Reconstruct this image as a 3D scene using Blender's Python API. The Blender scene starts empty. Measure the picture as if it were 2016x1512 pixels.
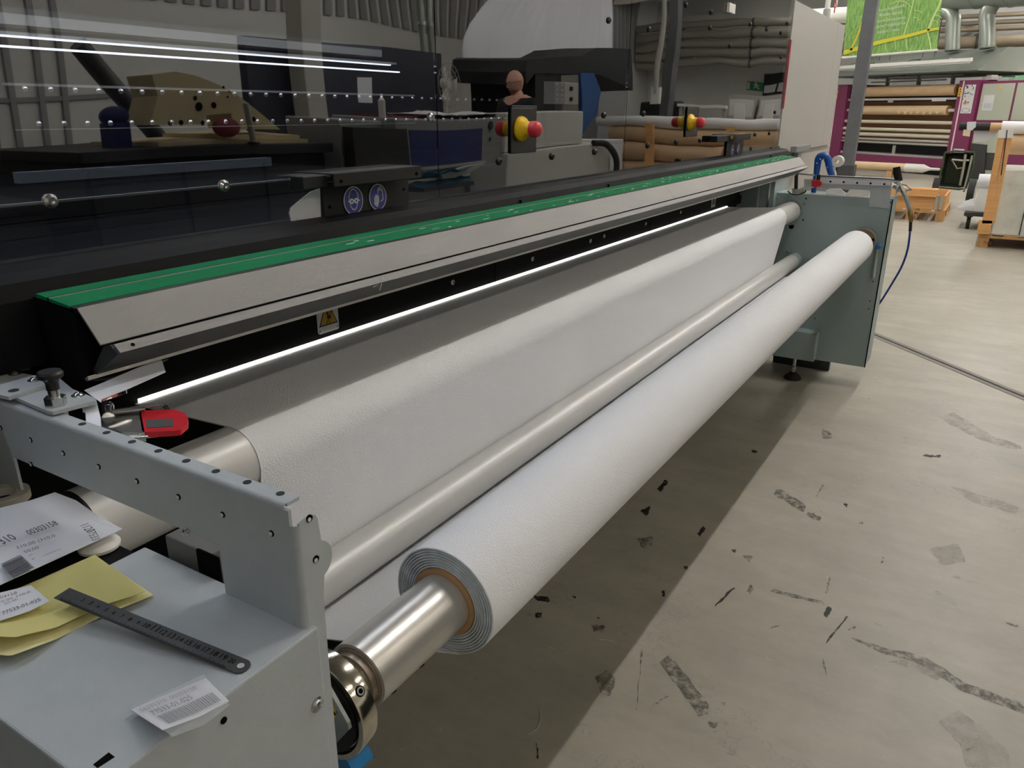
import bpy, math, random
EXPOSURE = 1.65
from mathutils import Vector, Matrix, noise
random.seed(7)
SC = bpy.context.scene
COL = SC.collection
PI = math.pi

# ------------------------------------------------------------------ camera, world, exposure
H = 1.34
F = 1507.53
CR = ((0.52365485, -0.85191905, 0.00441992), (-0.28459684, -0.17982043, -0.94163117), (0.80298832, 0.49183183, -0.33661731))
cam_data = bpy.data.cameras.new('camera')
cam = bpy.data.objects.new('camera', cam_data)
COL.objects.link(cam)
cam_data.sensor_width = 36.0
cam_data.lens = F / 2016 * 36.0
cam_data.clip_start = 0.02
cam_data.clip_end = 200
cam.matrix_world = Matrix(((CR[0][0], -CR[1][0], -CR[2][0], 0), (CR[0][1], -CR[1][1], -CR[2][1], 0), (CR[0][2], -CR[1][2], -CR[2][2], H), (0, 0, 0, 1)))
SC.camera = cam
w = bpy.data.worlds.new('world')
SC.world = w
w.use_nodes = True
w.node_tree.nodes['Background'].inputs[0].default_value = (0.8, 0.85, 0.9, 1)
w.node_tree.nodes['Background'].inputs[1].default_value = 0.25
SC.view_settings.view_transform = 'Standard'
SC.view_settings.look = 'None'
SC.view_settings.exposure = EXPOSURE
SC.view_settings.gamma = 1.0
SC.view_settings.use_curve_mapping = False
SC.cycles.use_denoising = True
SC.cycles.max_bounces = 10
SC.cycles.diffuse_bounces = 4
SC.cycles.glossy_bounces = 5
SC.cycles.transparent_max_bounces = 16
LAMP = 52.0          # strength of the ceiling tubes


def P(ax, c, u, v):
    """point of the place seen at photo pixel (u, v) on the plane ax = c"""
    q = ((u - 1008) / F, (v - 756) / F, 1.0)
    d = [sum(CR[r][k] * q[r] for r in range(3)) for k in range(3)]
    i = 'XYZ'.index(ax)
    o = (0, 0, H)
    t = (c - o[i]) / d[i]
    return Vector((d[0] * t, d[1] * t, H + d[2] * t))


def PM(ax, c, u, v):
    """the same for things seen mirrored in the guard panes (plane y = GY)"""
    p = P(ax, (2 * GY - c) if ax == 'Y' else c, u, v)
    return Vector((p.x, 2 * GY - p.y, p.z))


GY = 0.97


def lin(c):
    if isinstance(c, str):
        c = tuple(int(c[i:i + 2], 16) / 255 for i in (0, 2, 4))
    return tuple((x / 12.92 if x <= 0.04045 else ((x + 0.055) / 1.055) ** 2.4) for x in c) + (1,)


# ------------------------------------------------------------------ materials
MATS = {}


def mat(name, col, rough=0.5, metal=0.0, var=0.0, scale=8.0, bump=0.0, bscale=60.0, stretch=(1, 1, 1), coat=0.0, spec=0.5, emit=None, estr=0.0):
    if name in MATS:
        return MATS[name]
    m = bpy.data.materials.new(name)
    m.use_nodes = True
    nt = m.node_tree
    b = nt.nodes['Principled BSDF']
    c = lin(col)
    b.inputs['Base Color'].default_value = c
    b.inputs['Roughness'].default_value = rough
    b.inputs['Metallic'].default_value = metal
    b.inputs['Specular IOR Level'].default_value = spec
    if coat:
        b.inputs['Coat Weight'].default_value = coat
        b.inputs['Coat Roughness'].default_value = 0.15
    if emit:
        b.inputs['Emission Color'].default_value = lin(emit)
        b.inputs['Emission Strength'].default_value = estr
    if var or bump:
        tc = nt.nodes.new('ShaderNodeTexCoord')
        mp = nt.nodes.new('ShaderNodeMapping')
        mp.inputs['Scale'].default_value = stretch
        nt.links.new(tc.outputs['Object'], mp.inputs['Vector'])
    if var:
        n = nt.nodes.new('ShaderNodeTexNoise')
        n.inputs['Scale'].default_value = scale
        n.inputs['Detail'].default_value = 6
        n.inputs['Roughness'].default_value = 0.62
        nt.links.new(mp.outputs[0], n.inputs['Vector'])
        r = nt.nodes.new('ShaderNodeValToRGB')
        r.color_ramp.elements[0].position = 0.3
        r.color_ramp.elements[1].position = 0.7
        r.color_ramp.elements[0].color = tuple(x * (1 - var) for x in c[:3]) + (1,)
        r.color_ramp.elements[1].color = tuple(min(1, x * (1 + var)) for x in c[:3]) + (1,)
        nt.links.new(n.outputs['Fac'], r.inputs['Fac'])
        nt.links.new(r.outputs[0], b.inputs['Base Color'])
    if bump:
        n2 = nt.nodes.new('ShaderNodeTexNoise')
        n2.inputs['Scale'].default_value = bscale
        n2.inputs['Detail'].default_value = 3
        nt.links.new(mp.outputs[0], n2.inputs['Vector'])
        bp = nt.nodes.new('ShaderNodeBump')
        bp.inputs['Strength'].default_value = bump
        bp.inputs['Distance'].default_value = 0.002
        nt.links.new(n2.outputs['Fac'], bp.inputs['Height'])
        nt.links.new(bp.outputs[0], b.inputs['Normal'])
    MATS[name] = m
    return m


def floor_mat():
    m = mat('concrete_floor', 'a39d8e', 0.42, 0, 0)
    nt = m.node_tree
    b = nt.nodes['Principled BSDF']
    tc = nt.nodes.new('ShaderNodeTexCoord')

    def nz(s, d, r, sx=(1, 1, 1)):
        mp = nt.nodes.new('ShaderNodeMapping')
        mp.inputs['Scale'].default_value = sx
        nt.links.new(tc.outputs['Object'], mp.inputs['Vector'])
        n = nt.nodes.new('ShaderNodeTexNoise')
        n.inputs['Scale'].default_value = s
        n.inputs['Detail'].default_value = d
        n.inputs['Roughness'].default_value = r
        nt.links.new(mp.outputs[0], n.inputs['Vector'])
        return n
    a = nz(1.3, 8, 0.65)
    r1 = nt.nodes.new('ShaderNodeValToRGB')
    e = r1.color_ramp.elements
    e[0].position, e[1].position = 0.32, 0.68
    e[0].color, e[1].color = lin('8f8b80'), lin('bcb6a8')
    k = e.new(0.5)
    k.color = lin('a6a193')
    a2 = nz(5.5, 9, 0.72, (1, .35, 1))
    am = nt.nodes.new('ShaderNodeMixRGB')
    am.inputs[0].default_value = 0.45
    nt.links.new(a.outputs['Fac'], am.inputs[1])
    nt.links.new(a2.outputs['Fac'], am.inputs[2])
    nt.links.new(am.outputs[0], r1.inputs['Fac'])
    # dark scuffs and drops
    c = nz(9, 4, 0.75, (1, 0.55, 1))
    r2 = nt.nodes.new('ShaderNodeValToRGB')
    r2.color_ramp.elements[0].position, r2.color_ramp.elements[1].position = 0.66, 0.74
    nt.links.new(c.outputs['Fac'], r2.inputs['Fac'])
    mx = nt.nodes.new('ShaderNodeMixRGB')
    mx.inputs[2].default_value = lin('5d5a52')
    mu = nt.nodes.new('ShaderNodeMath')
    mu.operation = 'MULTIPLY'
    mu.inputs[1].default_value = 0.5
    nt.links.new(r2.outputs[0], mu.inputs[0])
    nt.links.new(mu.outputs[0], mx.inputs[0])
    nt.links.new(r1.outputs[0], mx.inputs[1])
    # small light flecks and hairline scratches
    v = nt.nodes.new('ShaderNodeTexVoronoi')
    v.feature = 'DISTANCE_TO_EDGE'
    v.inputs['Scale'].default_value = 1.7
    w2 = nz(2.2, 6, 0.7)
    ad = nt.nodes.new('ShaderNodeMixRGB')
    ad.inputs[0].default_value = 0.55
    nt.links.new(tc.outputs['Object'], ad.inputs[1])
    nt.links.new(w2.outputs['Color'], ad.inputs[2])
    nt.links.new(ad.outputs[0], v.inputs['Vector'])
    r3 = nt.nodes.new('ShaderNodeValToRGB')
    r3.color_ramp.elements[0].position, r3.color_ramp.elements[1].position = 0.0, 0.006
    r3.color_ramp.elements[0].color, r3.color_ramp.elements[1].color = (0.35, 0.35, 0.35, 1), (0, 0, 0, 1)
    nt.links.new(v.outputs['Distance'], r3.inputs['Fac'])
    mx2 = nt.nodes.new('ShaderNodeMixRGB')
    mx2.inputs[2].default_value = lin('7c776b')
    nt.links.new(r3.outputs[0], mx2.inputs[0])
    nt.links.new(mx.outputs[0], mx2.inputs[1])
    fl = nz(34, 2, 0.6)
    r4 = nt.nodes.new('ShaderNodeValToRGB')
    r4.color_ramp.elements[0].position, r4.color_ramp.elements[1].position = 0.7, 0.76
    nt.links.new(fl.outputs['Fac'], r4.inputs['Fac'])
    mx3 = nt.nodes.new('ShaderNodeMixRGB')
    mx3.inputs[2].default_value = lin('c4bdae')
    mu2 = nt.nodes.new('ShaderNodeMath')
    mu2.operation = 'MULTIPLY'
    mu2.inputs[1].default_value = 0.4
    nt.links.new(r4.outputs[0], mu2.inputs[0])
    nt.links.new(mu2.outputs[0], mx3.inputs[0])
    nt.links.new(mx2.outputs[0], mx3.inputs[1])
    nt.links.new(mx3.outputs[0], b.inputs['Base Color'])
    rr = nt.nodes.new('ShaderNodeMapRange')
    rr.inputs['To Min'].default_value, rr.inputs['To Max'].default_value = 0.3, 0.6
    nt.links.new(a.outputs['Fac'], rr.inputs['Value'])
    nt.links.new(rr.outputs[0], b.inputs['Roughness'])
    return m


def worn_mat(name, col, lo=0.42, hi=0.62, sc=30.0, amax=0.75):
    m = mat(name, col, 0.5)
    nt = m.node_tree
    tc = nt.nodes.new('ShaderNodeTexCoord')
    n = nt.nodes.new('ShaderNodeTexNoise')
    n.inputs['Scale'].default_value = sc
    n.inputs['Detail'].default_value = 7
    n.inputs['Roughness'].default_value = 0.7
    r = nt.nodes.new('ShaderNodeMapRange')
    r.inputs['From Min'].default_value, r.inputs['From Max'].default_value = lo, hi
    r.inputs['To Max'].default_value = amax
    nt.links.new(tc.outputs['Object'], n.inputs['Vector'])
    nt.links.new(n.outputs['Fac'], r.inputs['Value'])
    nt.links.new(r.outputs[0], nt.nodes['Principled BSDF'].inputs['Alpha'])
    return m


def glass_mat():
    """smoked acrylic guard: tinted where you look through, mirror-like at a slant"""
    m = bpy.data.materials.new('smoked_acrylic')
    m.use_nodes = True
    nt = m.node_tree
    nt.nodes.remove(nt.nodes['Principled BSDF'])
    out = nt.nodes['Material Output']
    tr = nt.nodes.new('ShaderNodeBsdfTransparent')
    tr.inputs[0].default_value = (0.60, 0.61, 0.63, 1)
    gl = nt.nodes.new('ShaderNodeBsdfGlossy')
    gl.inputs['Roughness'].default_value = 0.012
    gl.inputs['Color'].default_value = (1, 1, 1, 1)
    fr = nt.nodes.new('ShaderNodeFresnel')
    fr.inputs['IOR'].default_value = 2.7
    ge = nt.nodes.new('ShaderNodeNewGeometry')
    iv = nt.nodes.new('ShaderNodeMath')
    iv.operation = 'SUBTRACT'
    iv.inputs[0].default_value = 1.0
    nt.links.new(ge.outputs['Backfacing'], iv.inputs[1])
    mu = nt.nodes.new('ShaderNodeMath')
    mu.operation = 'MULTIPLY'
    nt.links.new(fr.outputs[0], mu.inputs[0])
    nt.links.new(iv.outputs[0], mu.inputs[1])
    tc = nt.nodes.new('ShaderNodeTexCoord')
    mp = nt.nodes.new('ShaderNodeMapping')
    mp.inputs['Scale'].default_value = (1, 1, 2.2)
    n = nt.nodes.new('ShaderNodeTexNoise')
    n.inputs['Scale'].default_value = 1.6
    n.inputs['Detail'].default_value = 1
    bp = nt.nodes.new('ShaderNodeBump')
    bp.inputs['Strength'].default_value = 0.35
    bp.inputs['Distance'].default_value = 0.006
    nt.links.new(tc.outputs['Object'], mp.inputs[0])
    nt.links.new(mp.outputs[0], n.inputs['Vector'])
    nt.links.new(n.outputs['Fac'], bp.inputs['Height'])
    nt.links.new(bp.outputs[0], gl.inputs['Normal'])
    mx = nt.nodes.new('ShaderNodeMixShader')
    nt.links.new(mu.outputs[0], mx.inputs[0])
    nt.links.new(tr.outputs[0], mx.inputs[1])
    nt.links.new(gl.outputs[0], mx.inputs[2])
    nt.links.new(mx.outputs[0], out.inputs[0])
    return m


def film_mat(name, tint=(0.9, 0.9, 0.9, 1), alpha=0.14):
    m = bpy.data.materials.new(name)
    m.use_nodes = True
    b = m.node_tree.nodes['Principled BSDF']
    b.inputs['Base Color'].default_value = tint
    b.inputs['Alpha'].default_value = alpha
    b.inputs['Roughness'].default_value = 0.12
    return m


black = mat('black_powder_coat', '0a0a0b', 0.6, 0, 0, spec=0.15)
blackp = mat('black_plastic', '0e0e0f', 0.5)
dgrey = mat('anthracite_metal', '3f403f', 0.45, 0.2)
hole = mat('dark_hole', '050505', 0.9, spec=0.1)
grey = mat('grey_powder_coat', 'b2b9bc', 0.5, 0.0, 0.03, 40, 0.12, 700)
greyb = mat('light_grey_paint', 'b1afa8', 0.45)
galv = mat('galvanised_steel', '9cacac', 0.4, 0.15, 0.10, 2.2, 0.0)
alu = mat('brushed_aluminium', 'cbc8c1', 0.32, 0.6, 0.06, 3, 0.0, stretch=(0.3, 30, 30))
rollalu = mat('satin_roller', 'cfceca', 0.4, 0.2, 0.03, 3)
zinc = mat('zinc_plated', 'c4c6c4', 0.2, 0.95)
nickel = mat('nickel_ring', 'd8d2c0', 0.14, 1.0, 0.1, 5, stretch=(1, 30, 1))
chrome = mat('chrome', 'e6e6e6', 0.08, 1.0)
bronze = mat('worn_hub', '8f8374', 0.4, 0.5, 0.1, 60)
white = mat('white_textile', 'ecedef', 0.85, 0, 0, 8, 0.55, 420, spec=0.2)
layer = mat('textile_layer_edges', 'cdd3d8', 0.9, 0, 0.18, 60, spec=0.1)
kraft = mat('kraft_paper', 'cfae88', 0.6, 0, 0.06, 5)
kraftl = mat('light_kraft', 'dcbf98', 0.6, 0, 0.05, 5)
brownp = mat('brown_sheet', '7d5532', 0.6, 0, 0.1, 2)
card = mat('cardboard_core', 'bb9263', 0.75, 0, 0.1, 30)
green = mat('green_rubber', '0c7043', 0.7, 0, 0.1, 20, 0.2, 500, spec=0.15)
platem = mat('worn_cover_plate', '8b8783', 0.5, 0.0, 0.07, 5, 0.15, 60, stretch=(1, 4, 4), spec=0.35)
paper = mat('white_paper', 'e4e6ec', 0.7, 0, 0.02, 20)
yellow = mat('yellow_paper', 'e0d78c', 0.75, 0, 0.04, 14, 0.5, 30)
yellowl = mat('pale_yellow_paper', 'e9e3aa', 0.75, 0, 0.03, 14, 0.5, 30)
ink = mat('black_ink', '23242a', 0.6)
inkg = mat('grey_ink', '63656b', 0.6)
ysafe = mat('safety_yellow', 'f0bf10', 0.4)
ysign = mat('warning_yellow', 'c7960f', 0.45)
redp = mat('red_plastic', 'c41222', 0.4)
redb = mat('emergency_red', 'd63440', 0.45)
bluep = mat('blue_plastic', '0f4e9e', 0.35)
hosec = mat('blue_hose', '1d3c8f', 0.35)
bluesign = mat('mandatory_blue', '3b3f86', 0.5)
whitep = mat('white_plastic', 'e8e6e0', 0.4)
signwhite = mat('sign_white', 'd6d6d6', 0.5)
purple = mat('plum_paint', '7d2f57', 0.45)
panelg = mat('pale_green_grey_panel', 'b4b9a8', 0.45)
steel = mat('ruler_steel', '42413f', 0.4, 0.3, 0.15, 30)
wood = mat('pine_wood', 'd9a468', 0.6, 0, 0.12, 3, stretch=(1, 1, 12))
woodl = mat('pallet_wood', 'c79a66', 0.7, 0, 0.18, 4, stretch=(1, 6, 1))
ply = mat('plywood', 'c9b890', 0.6, 0, 0.08, 5)
rust = mat('brown_pipe', '857763', 0.5, 0, 0.08, 1.5)
ductm = mat('galvanised_duct', '8f958c', 0.38, 0.5, 0.08, 2)
hoodm = mat('hood_sheet', '8d938a', 0.4, 0.4, 0.06, 1.5)
postm = mat('grey_post', '57595c', 0.55, 0, 0.12, 6)
dgreen = mat('dark_green_plastic', '2c3a24', 0.5, 0, 0.2, 6)
rubber = mat('black_rubber', '1c1b1c', 0.7)
wallm = mat('white_wall', 'd2d3d0', 0.8, 0, 0.02, 3)
glowm = mat('glowing_fabric_edge', 'ffffff', 0.5, emit='fffdf0', estr=0.9)
tubem = mat('lamp_tube', 'ffffff', 0.5, emit='fffcf8', estr=LAMP)
tubem2 = mat('lamp_tube_dim', 'ffffff', 0.5, emit='fff6ea', estr=17.0)
fillglow = mat('added_fill_light', 'ffffff', 0.5, emit='e9f2ff', estr=24.0)
railglow = mat('added_glow', 'ffffff', 0.5, emit='e9f2ff', estr=1.2)
monitor = mat('dark_screen', '15161c', 0.2)
blued = mat('blue_cover', '23508a', 0.6)
teal = mat('teal_cloth', '0f6f8f', 0.7)
navy = mat('navy_cloth', '232c66', 0.7)
darkcloth = mat('black_cover', '1d1e22', 0.6)
lgrey = mat('machine_grey', 'b2b2ac', 0.5)
mgrey = mat('mid_grey_paint', '8b8c8c', 0.5)
wrapm = mat('stretch_wrap', 'dadbd0', 0.2, 0, 0.1, 9, 1.0, 22, spec=0.8)
handlem = mat('handle_paint', '211f1d', 0.5, spec=0.3)
skin = mat('skin', 'd7a591', 0.5)
shirt = mat('dark_shirt', '1f2024', 0.85)
smoked = glass_mat()
film = film_mat('clear_film')
film2 = film_mat('clear_plastic_bag', (0.92, 0.92, 0.92, 1), 0.45)


# ------------------------------------------------------------------ mesh builder
class MB:
    def __init__(s):
        s.v, s.f, s.m, s.sm, s.ms = [], [], [], [], []

    def mi(s, m):
        if m not in s.ms:
            s.ms.append(m)
        return s.ms.index(m)

    def add(s, vs, fs, m, smooth=False):
        o = len(s.v)
        s.v += [tuple(v) for v in vs]
        k = s.mi(m)
        for f in fs:
            s.f.append([i + o for i in f])
            s.m.append(k)
            s.sm.append(smooth)
        return s

    def box(s, x0, x1, y0, y1, z0, z1, m, M=None):
        vs = [Vector((x, y, z)) for x in (x0, x1) for y in (y0, y1) for z in (z0, z1)]
        if M is not None:
            vs = [M @ v for v in vs]
        return s.add(vs, [(0, 1, 3, 2), (4, 6, 7, 5), (0, 4, 5, 1), (2, 3, 7, 6), (0, 2, 6, 4), (1, 5, 7, 3)], m)

    def cyl(s, a, b, r, m, r2=None, n=32, caps=True, smooth=True, capm=None):
        a, b = Vector(a), Vector(b)
        r2 = r if r2 is None else r2
        d = (b - a).normalized()
        q = d.orthogonal().normalized()
        t = d.cross(q)
        vs = []
        for c, rr in ((a, r), (b, r2)):
            for i in range(n):
                an = 2 * PI * i / n
                vs.append(c + (q * math.cos(an) + t * math.sin(an)) * rr)
        s.add(vs, [(i, (i + 1) % n, n + (i + 1) % n, n + i) for i in range(n)], m, smooth)
        if caps:
            s.add(vs[:n], [tuple(range(n))[::-1]], capm or m)
            s.add(vs[n:], [tuple(range(n))], capm or m)
        return s

    def lathe(s, o, d, prof, m, n=40, smooth=True):
        """prof: list of (distance along d, radius)"""
        o, d = Vector(o), Vector(d).normalized()
        q = d.orthogonal().normalized()
        t = d.cross(q)
        runs, cur = [], [prof[0], prof[1]]
        for j in range(2, len(prof)):
            u1 = (prof[j - 1][0] - prof[j - 2][0], prof[j - 1][1] - prof[j - 2][1])
            u2 = (prof[j][0] - prof[j - 1][0], prof[j][1] - prof[j - 1][1])
            dd = abs((math.atan2(u1[1], u1[0]) - math.atan2(u2[1], u2[0]) + PI) % (2 * PI) - PI)
            if dd > 0.7:
                runs.append(cur)
                cur = [prof[j - 1]]
            cur.append(prof[j])
        runs.append(cur)
        for run in runs:          # sharp corners of the profile stay sharp
            vs = []
            for (a, r) in run:
                for i in range(n):
                    an = 2 * PI * i / n
                    vs.append(o + d * a + (q * math.cos(an) + t * math.sin(an)) * r)
            fs = []
            for j in range(len(run) - 1):
                for i in range(n):
                    fs.append((j * n + i, j * n + (i + 1) % n, (j + 1) * n + (i + 1) % n, (j + 1) * n + i))
            s.add(vs, fs, m, smooth)
        return s

    def ring(s, a, b, ro, ri, m, n=48, face=None):
        a, b = Vector(a), Vector(b)
        L = (b - a).length
        s.lathe(a, b - a, [(0, ri), (0, ro)], face or m, n, False)
        s.lathe(a, b - a, [(0, ro), (L, ro)], m, n)
        s.lathe(a, b - a, [(L, ro), (L, ri)], face or m, n, False)
        s.lathe(a, b - a, [(L, ri), (0, ri)], m, n)
        return s

    def tube(s, pts, r, m, n=12, smooth=True):
        pts = [Vector(p) for p in pts]
        rs = r if isinstance(r, (list, tuple)) else [r] * len(pts)
        vs = []
        q = None
        for i, p in enumerate(pts):
            d = (pts[min(i + 1, len(pts) - 1)] - pts[max(i - 1, 0)]).normalized()
            if q is None:
                q = d.orthogonal().normalized()
            q = (q - d * q.dot(d)).normalized()
            t = d.cross(q)
            for k in range(n):
                an = 2 * PI * k / n
                vs.append(p + (q * math.cos(an) + t * math.sin(an)) * rs[i])
        fs = [(j * n + i, j * n + (i + 1) % n, (j + 1) * n + (i + 1) % n, (j + 1) * n + i) for j in range(len(pts) - 1) for i in range(n)]
        s.add(vs, fs, m, smooth)
        s.add(vs[:n], [tuple(range(n))[::-1]], m)
        s.add(vs[-n:], [tuple(range(n))], m)
        return s

    def prism(s, prof, x0, x1, m, caps=True, smooth=False):
        """(y, z) outline extruded along x"""
        n = len(prof)
        vs = [Vector((x0, y, z)) for y, z in prof] + [Vector((x1, y, z)) for y, z in prof]
        s.add(vs, [(i, (i + 1) % n, n + (i + 1) % n, n + i) for i in range(n)], m, smooth)
        if caps:
            s.add(vs[:n], [tuple(range(n))[::-1]], m)
            s.add(vs[n:], [tuple(range(n))], m)
        return s

    def slab(s, pts, thick, m, side=None, smooth=False):
        """flat outline of 3D points given a thickness along its normal"""
        pts = [Vector(p) for p in pts]
        n = len(pts)
        nr = Vector((0, 0, 0))
        for i in range(n):
            nr += pts[i].cross(pts[(i + 1) % n])
        nr.normalize()
        if nr.dot(Vector((0, 0, H)) - pts[0]) < 0:      # front face towards the aisle, thickness behind it
            pts = pts[::-1]
            nr = -nr
        vs = pts + [p - nr * thick for p in pts]
        s.add(vs, [tuple(range(n))], m)
        s.add(vs, [tuple(range(n, 2 * n))[::-1]], m)
        s.add(vs, [(i, n + i, n + (i + 1) % n, (i + 1) % n) for i in range(n)], side or m, smooth)
        return s

    def disc(s, c, nr, r, m, th=0.0006, n=20, sq=1.0, axis=None):
        c, nr = Vector(c), Vector(nr).normalized()
        q = Vector(axis).normalized() if axis else nr.orthogonal().normalized()
        t = nr.cross(q)
        pts = [c + nr * th + q * math.cos(2 * PI * i / n) * r + t * math.sin(2 * PI * i / n) * r * sq for i in range(n)]
        return s.slab(pts, th * 1.6, m)

    def sphere(s, c, r, m, n=20, k=12, sc=(1, 1, 1), M=None):
        vs, fs = [], []
        for j in range(k + 1):
            th = PI * j / k
            for i in range(n):
                ph = 2 * PI * i / n
                v = Vector((math.sin(th) * math.cos(ph) * sc[0], math.sin(th) * math.sin(ph) * sc[1], math.cos(th) * sc[2])) * r
                if M:
                    v = M @ v
                vs.append(Vector(c) + v)
        for j in range(k):
            for i in range(n):
                fs.append((j * n + i, (j + 1) * n + i, (j + 1) * n + (i + 1) % n, j * n + (i + 1) % n))
        return s.add(vs, fs, m, True)

    def grid(s, rows, m, smooth=True, thick=0.0, tdir=(0, 0, 1)):
        R, C = len(rows), len(rows[0])
        vs = [Vector(p) for r in rows for p in r]
        fs = [(j * C + i, j * C + i + 1, (j + 1) * C + i + 1, (j + 1) * C + i) for j in range(R - 1) for i in range(C - 1)]
        s.add(vs, fs, m, smooth)
        if thick:
            td = Vector(tdir).normalized() * thick
            v2 = [v - td for v in vs]
            s.add(v2, [f[::-1] for f in fs], m, smooth)
            b = [i for i in range(C)] + [j * C + C - 1 for j in range(1, R)] + [(R - 1) * C + i for i in range(C - 2, -1, -1)] + [j * C for j in range(R - 2, 0, -1)]
            nb = len(b)
            s.add([vs[i] for i in b] + [v2[i] for i in b], [(i, nb + i, nb + (i + 1) % nb, (i + 1) % nb) for i in range(nb)], m)
        return s

    def build(s, name, parent=None, bevel=0.0, seg=2, merge=False):
        me = bpy.data.meshes.new(name)
        me.from_pydata([tuple(v) for v in s.v], [], s.f)
        for m in s.ms:
            me.materials.append(m)
        me.polygons.foreach_set('material_index', s.m)
        me.polygons.foreach_set('use_smooth', s.sm)
        me.update()
        o = bpy.data.objects.new(name, me)
        COL.objects.link(o)
        if parent is not None:
            o.parent = parent
        if bevel:
            b = o.modifiers.new('bevel', 'BEVEL')
            b.width = bevel
            b.segments = seg
            b.limit_method = 'ANGLE'
            b.angle_limit = math.radians(50)
        return o


def tag(o, label=None, cat=None, group=None, kind=None):
    if label:
        o['label'] = label
    if cat:
        o['category'] = cat
    if group:
        o['group'] = group
    if kind:
        o['kind'] = kind
    return o


def thing(name, label, cat, group=None, at=None):
    """an Empty that parents the parts of one thing; parts are modelled in place coordinates"""
    o = bpy.data.objects.new(name, None)
    o.empty_display_size = 0.1
    COL.objects.link(o)
    tag(o, label, cat, group)
    ORG[o.name] = Vector(at) if at else Vector((0, 0, 0))
    o.location = ORG[o.name]
    return o


ORG = {}


def org(o):
    while o is not None:
        if o.name in ORG:
            return ORG[o.name]
        o = o.parent
    return Vector((0, 0, 0))


def part(mb, name, parent, bevel=0.0, label=None, seg=2):
    o = mb.build(name, None, bevel, seg)
    base = org(parent)
    if base.length:
        o.data.transform(Matrix.Translation(-base))
    o.parent = parent
    if label:
        o['label'] = label
    return o


def single(mb, name, label, cat, group=None, bevel=0.0, kind=None):
    """a thing that is one mesh, its origin moved to its own base"""
    o = mb.build(name, None, bevel)
    xs = [v.co for v in o.data.vertices]
    c = Vector((sum(v.x for v in xs) / len(xs), sum(v.y for v in xs) / len(xs), min(v.z for v in xs)))
    o.data.transform(Matrix.Translation(-c))
    o.location = c
    return tag(o, label, cat, group, kind)


def struct(mb, name, bevel=0.0):
    o = mb.build(name, None, bevel)
    o['kind'] = 'structure'
    return o


_fonts = {}


def text_into(mb, s, p0, p1, nrm, m, hscale=1.0, lift=0.0004, mirror=False):
    """flat lettering whose baseline runs from p0 to p1 on a surface with normal nrm"""
    cu = bpy.data.curves.new('t', 'FONT')
    cu.body = s
    cu.size = 1
    cu.resolution_u = 2
    ob = bpy.data.objects.new('t', cu)
    me = bpy.data.meshes.new_from_object(ob)
    vs = [v.co.copy() for v in me.vertices]
    fs = [tuple(p.vertices) for p in me.polygons]
    bpy.data.objects.remove(ob)
    bpy.data.meshes.remove(me)
    bpy.data.curves.remove(cu)
    if not vs:
        return
    x0, x1 = min(v.x for v in vs), max(v.x for v in vs)
    p0, p1 = Vector(p0), Vector(p1)
    ex = (p1 - p0)
    k = ex.length / (x1 - x0)
    ex.normalize()
    nrm = Vector(nrm).normalized()
    ey = nrm.cross(ex).normalized()
    mb.add([p0 + ex * (v.x - x0) * k + ey * v.y * k * hscale + nrm * lift for v in vs], fs, m)


def text_on(mb, s, fn, s0, s1, t0, t1, m):
    """lettering bent over a curved sheet: fn(s, t) gives the sheet point, t runs down"""
    t_ = MB()
    text_into(t_, s, (0, 0, 0), (1, 0, 0), (0, 0, 1), m, 1.0, 0)
    if not t_.v:
        return
    y0, y1 = min(v[1] for v in t_.v), max(v[1] for v in t_.v)
    mb.add([fn(s0 + (s1 - s0) * v[0], t1 + (t0 - t1) * (v[1] - y0) / (y1 - y0)) for v in t_.v], t_.f, m)


def bars_into(mb, p0, p1, up, n, m, seed=1, lift=0.0004, nrm=(0, 0, 1)):
    """bar code between p0 and p1, bars running along up"""
    rnd = random.Random(seed)
    p0, p1, up, nrm = Vector(p0), Vector(p1), Vector(up), Vector(nrm)
    t = 0.0
    while t < 1:
        w_ = rnd.choice((0.5, 1, 1.6)) / n
        a, b = p0.lerp(p1, t), p0.lerp(p1, min(1, t + w_))
        mb.add([a + nrm * lift, b + nrm * lift, b + up + nrm * lift, a + up + nrm * lift], [(0, 1, 2, 3)], m)
        t += w_ + rnd.choice((0.5, 0.8, 1.3)) / n


def resamp(pts, n):
    L = [0]
    for i in range(1, len(pts)):
        L.append(L[-1] + math.dist(pts[i], pts[i - 1]))
    out = []
    for k in range(n):
        t = L[-1] * k / (n - 1)
        i = 1
        while i < len(L) - 1 and L[i] < t:
            i += 1
        f = (t - L[i - 1]) / max(1e-9, L[i] - L[i - 1])
        out.append(tuple(a + (b - a) * f for a, b in zip(pts[i - 1], pts[i])))
    return out


def bez(pts, n=20):
    """smooth Catmull-Rom curve through the points"""
    pts = [Vector(p) for p in pts]
    q = [pts[0] * 2 - pts[1]] + pts + [pts[-1] * 2 - pts[-2]]
    out = []
    for i in range(1, len(q) - 2):
        for k in range(n):
            t = k / n
            a, b, c, d = q[i - 1], q[i], q[i + 1], q[i + 2]
            out.append(0.5 * ((2 * b) + (c - a) * t + (2 * a - 5 * b + 4 * c - d) * t * t + (3 * b - a - 3 * c + d) * t ** 3))
    out.append(pts[-1])
    return out


def copy_tree(o, parent=None):
    c = o.copy()
    COL.objects.link(c)
    c.parent = parent
    for ch in [x for x in COL.objects if x.parent == o]:
        copy_tree(ch, c)
    return c


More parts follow.
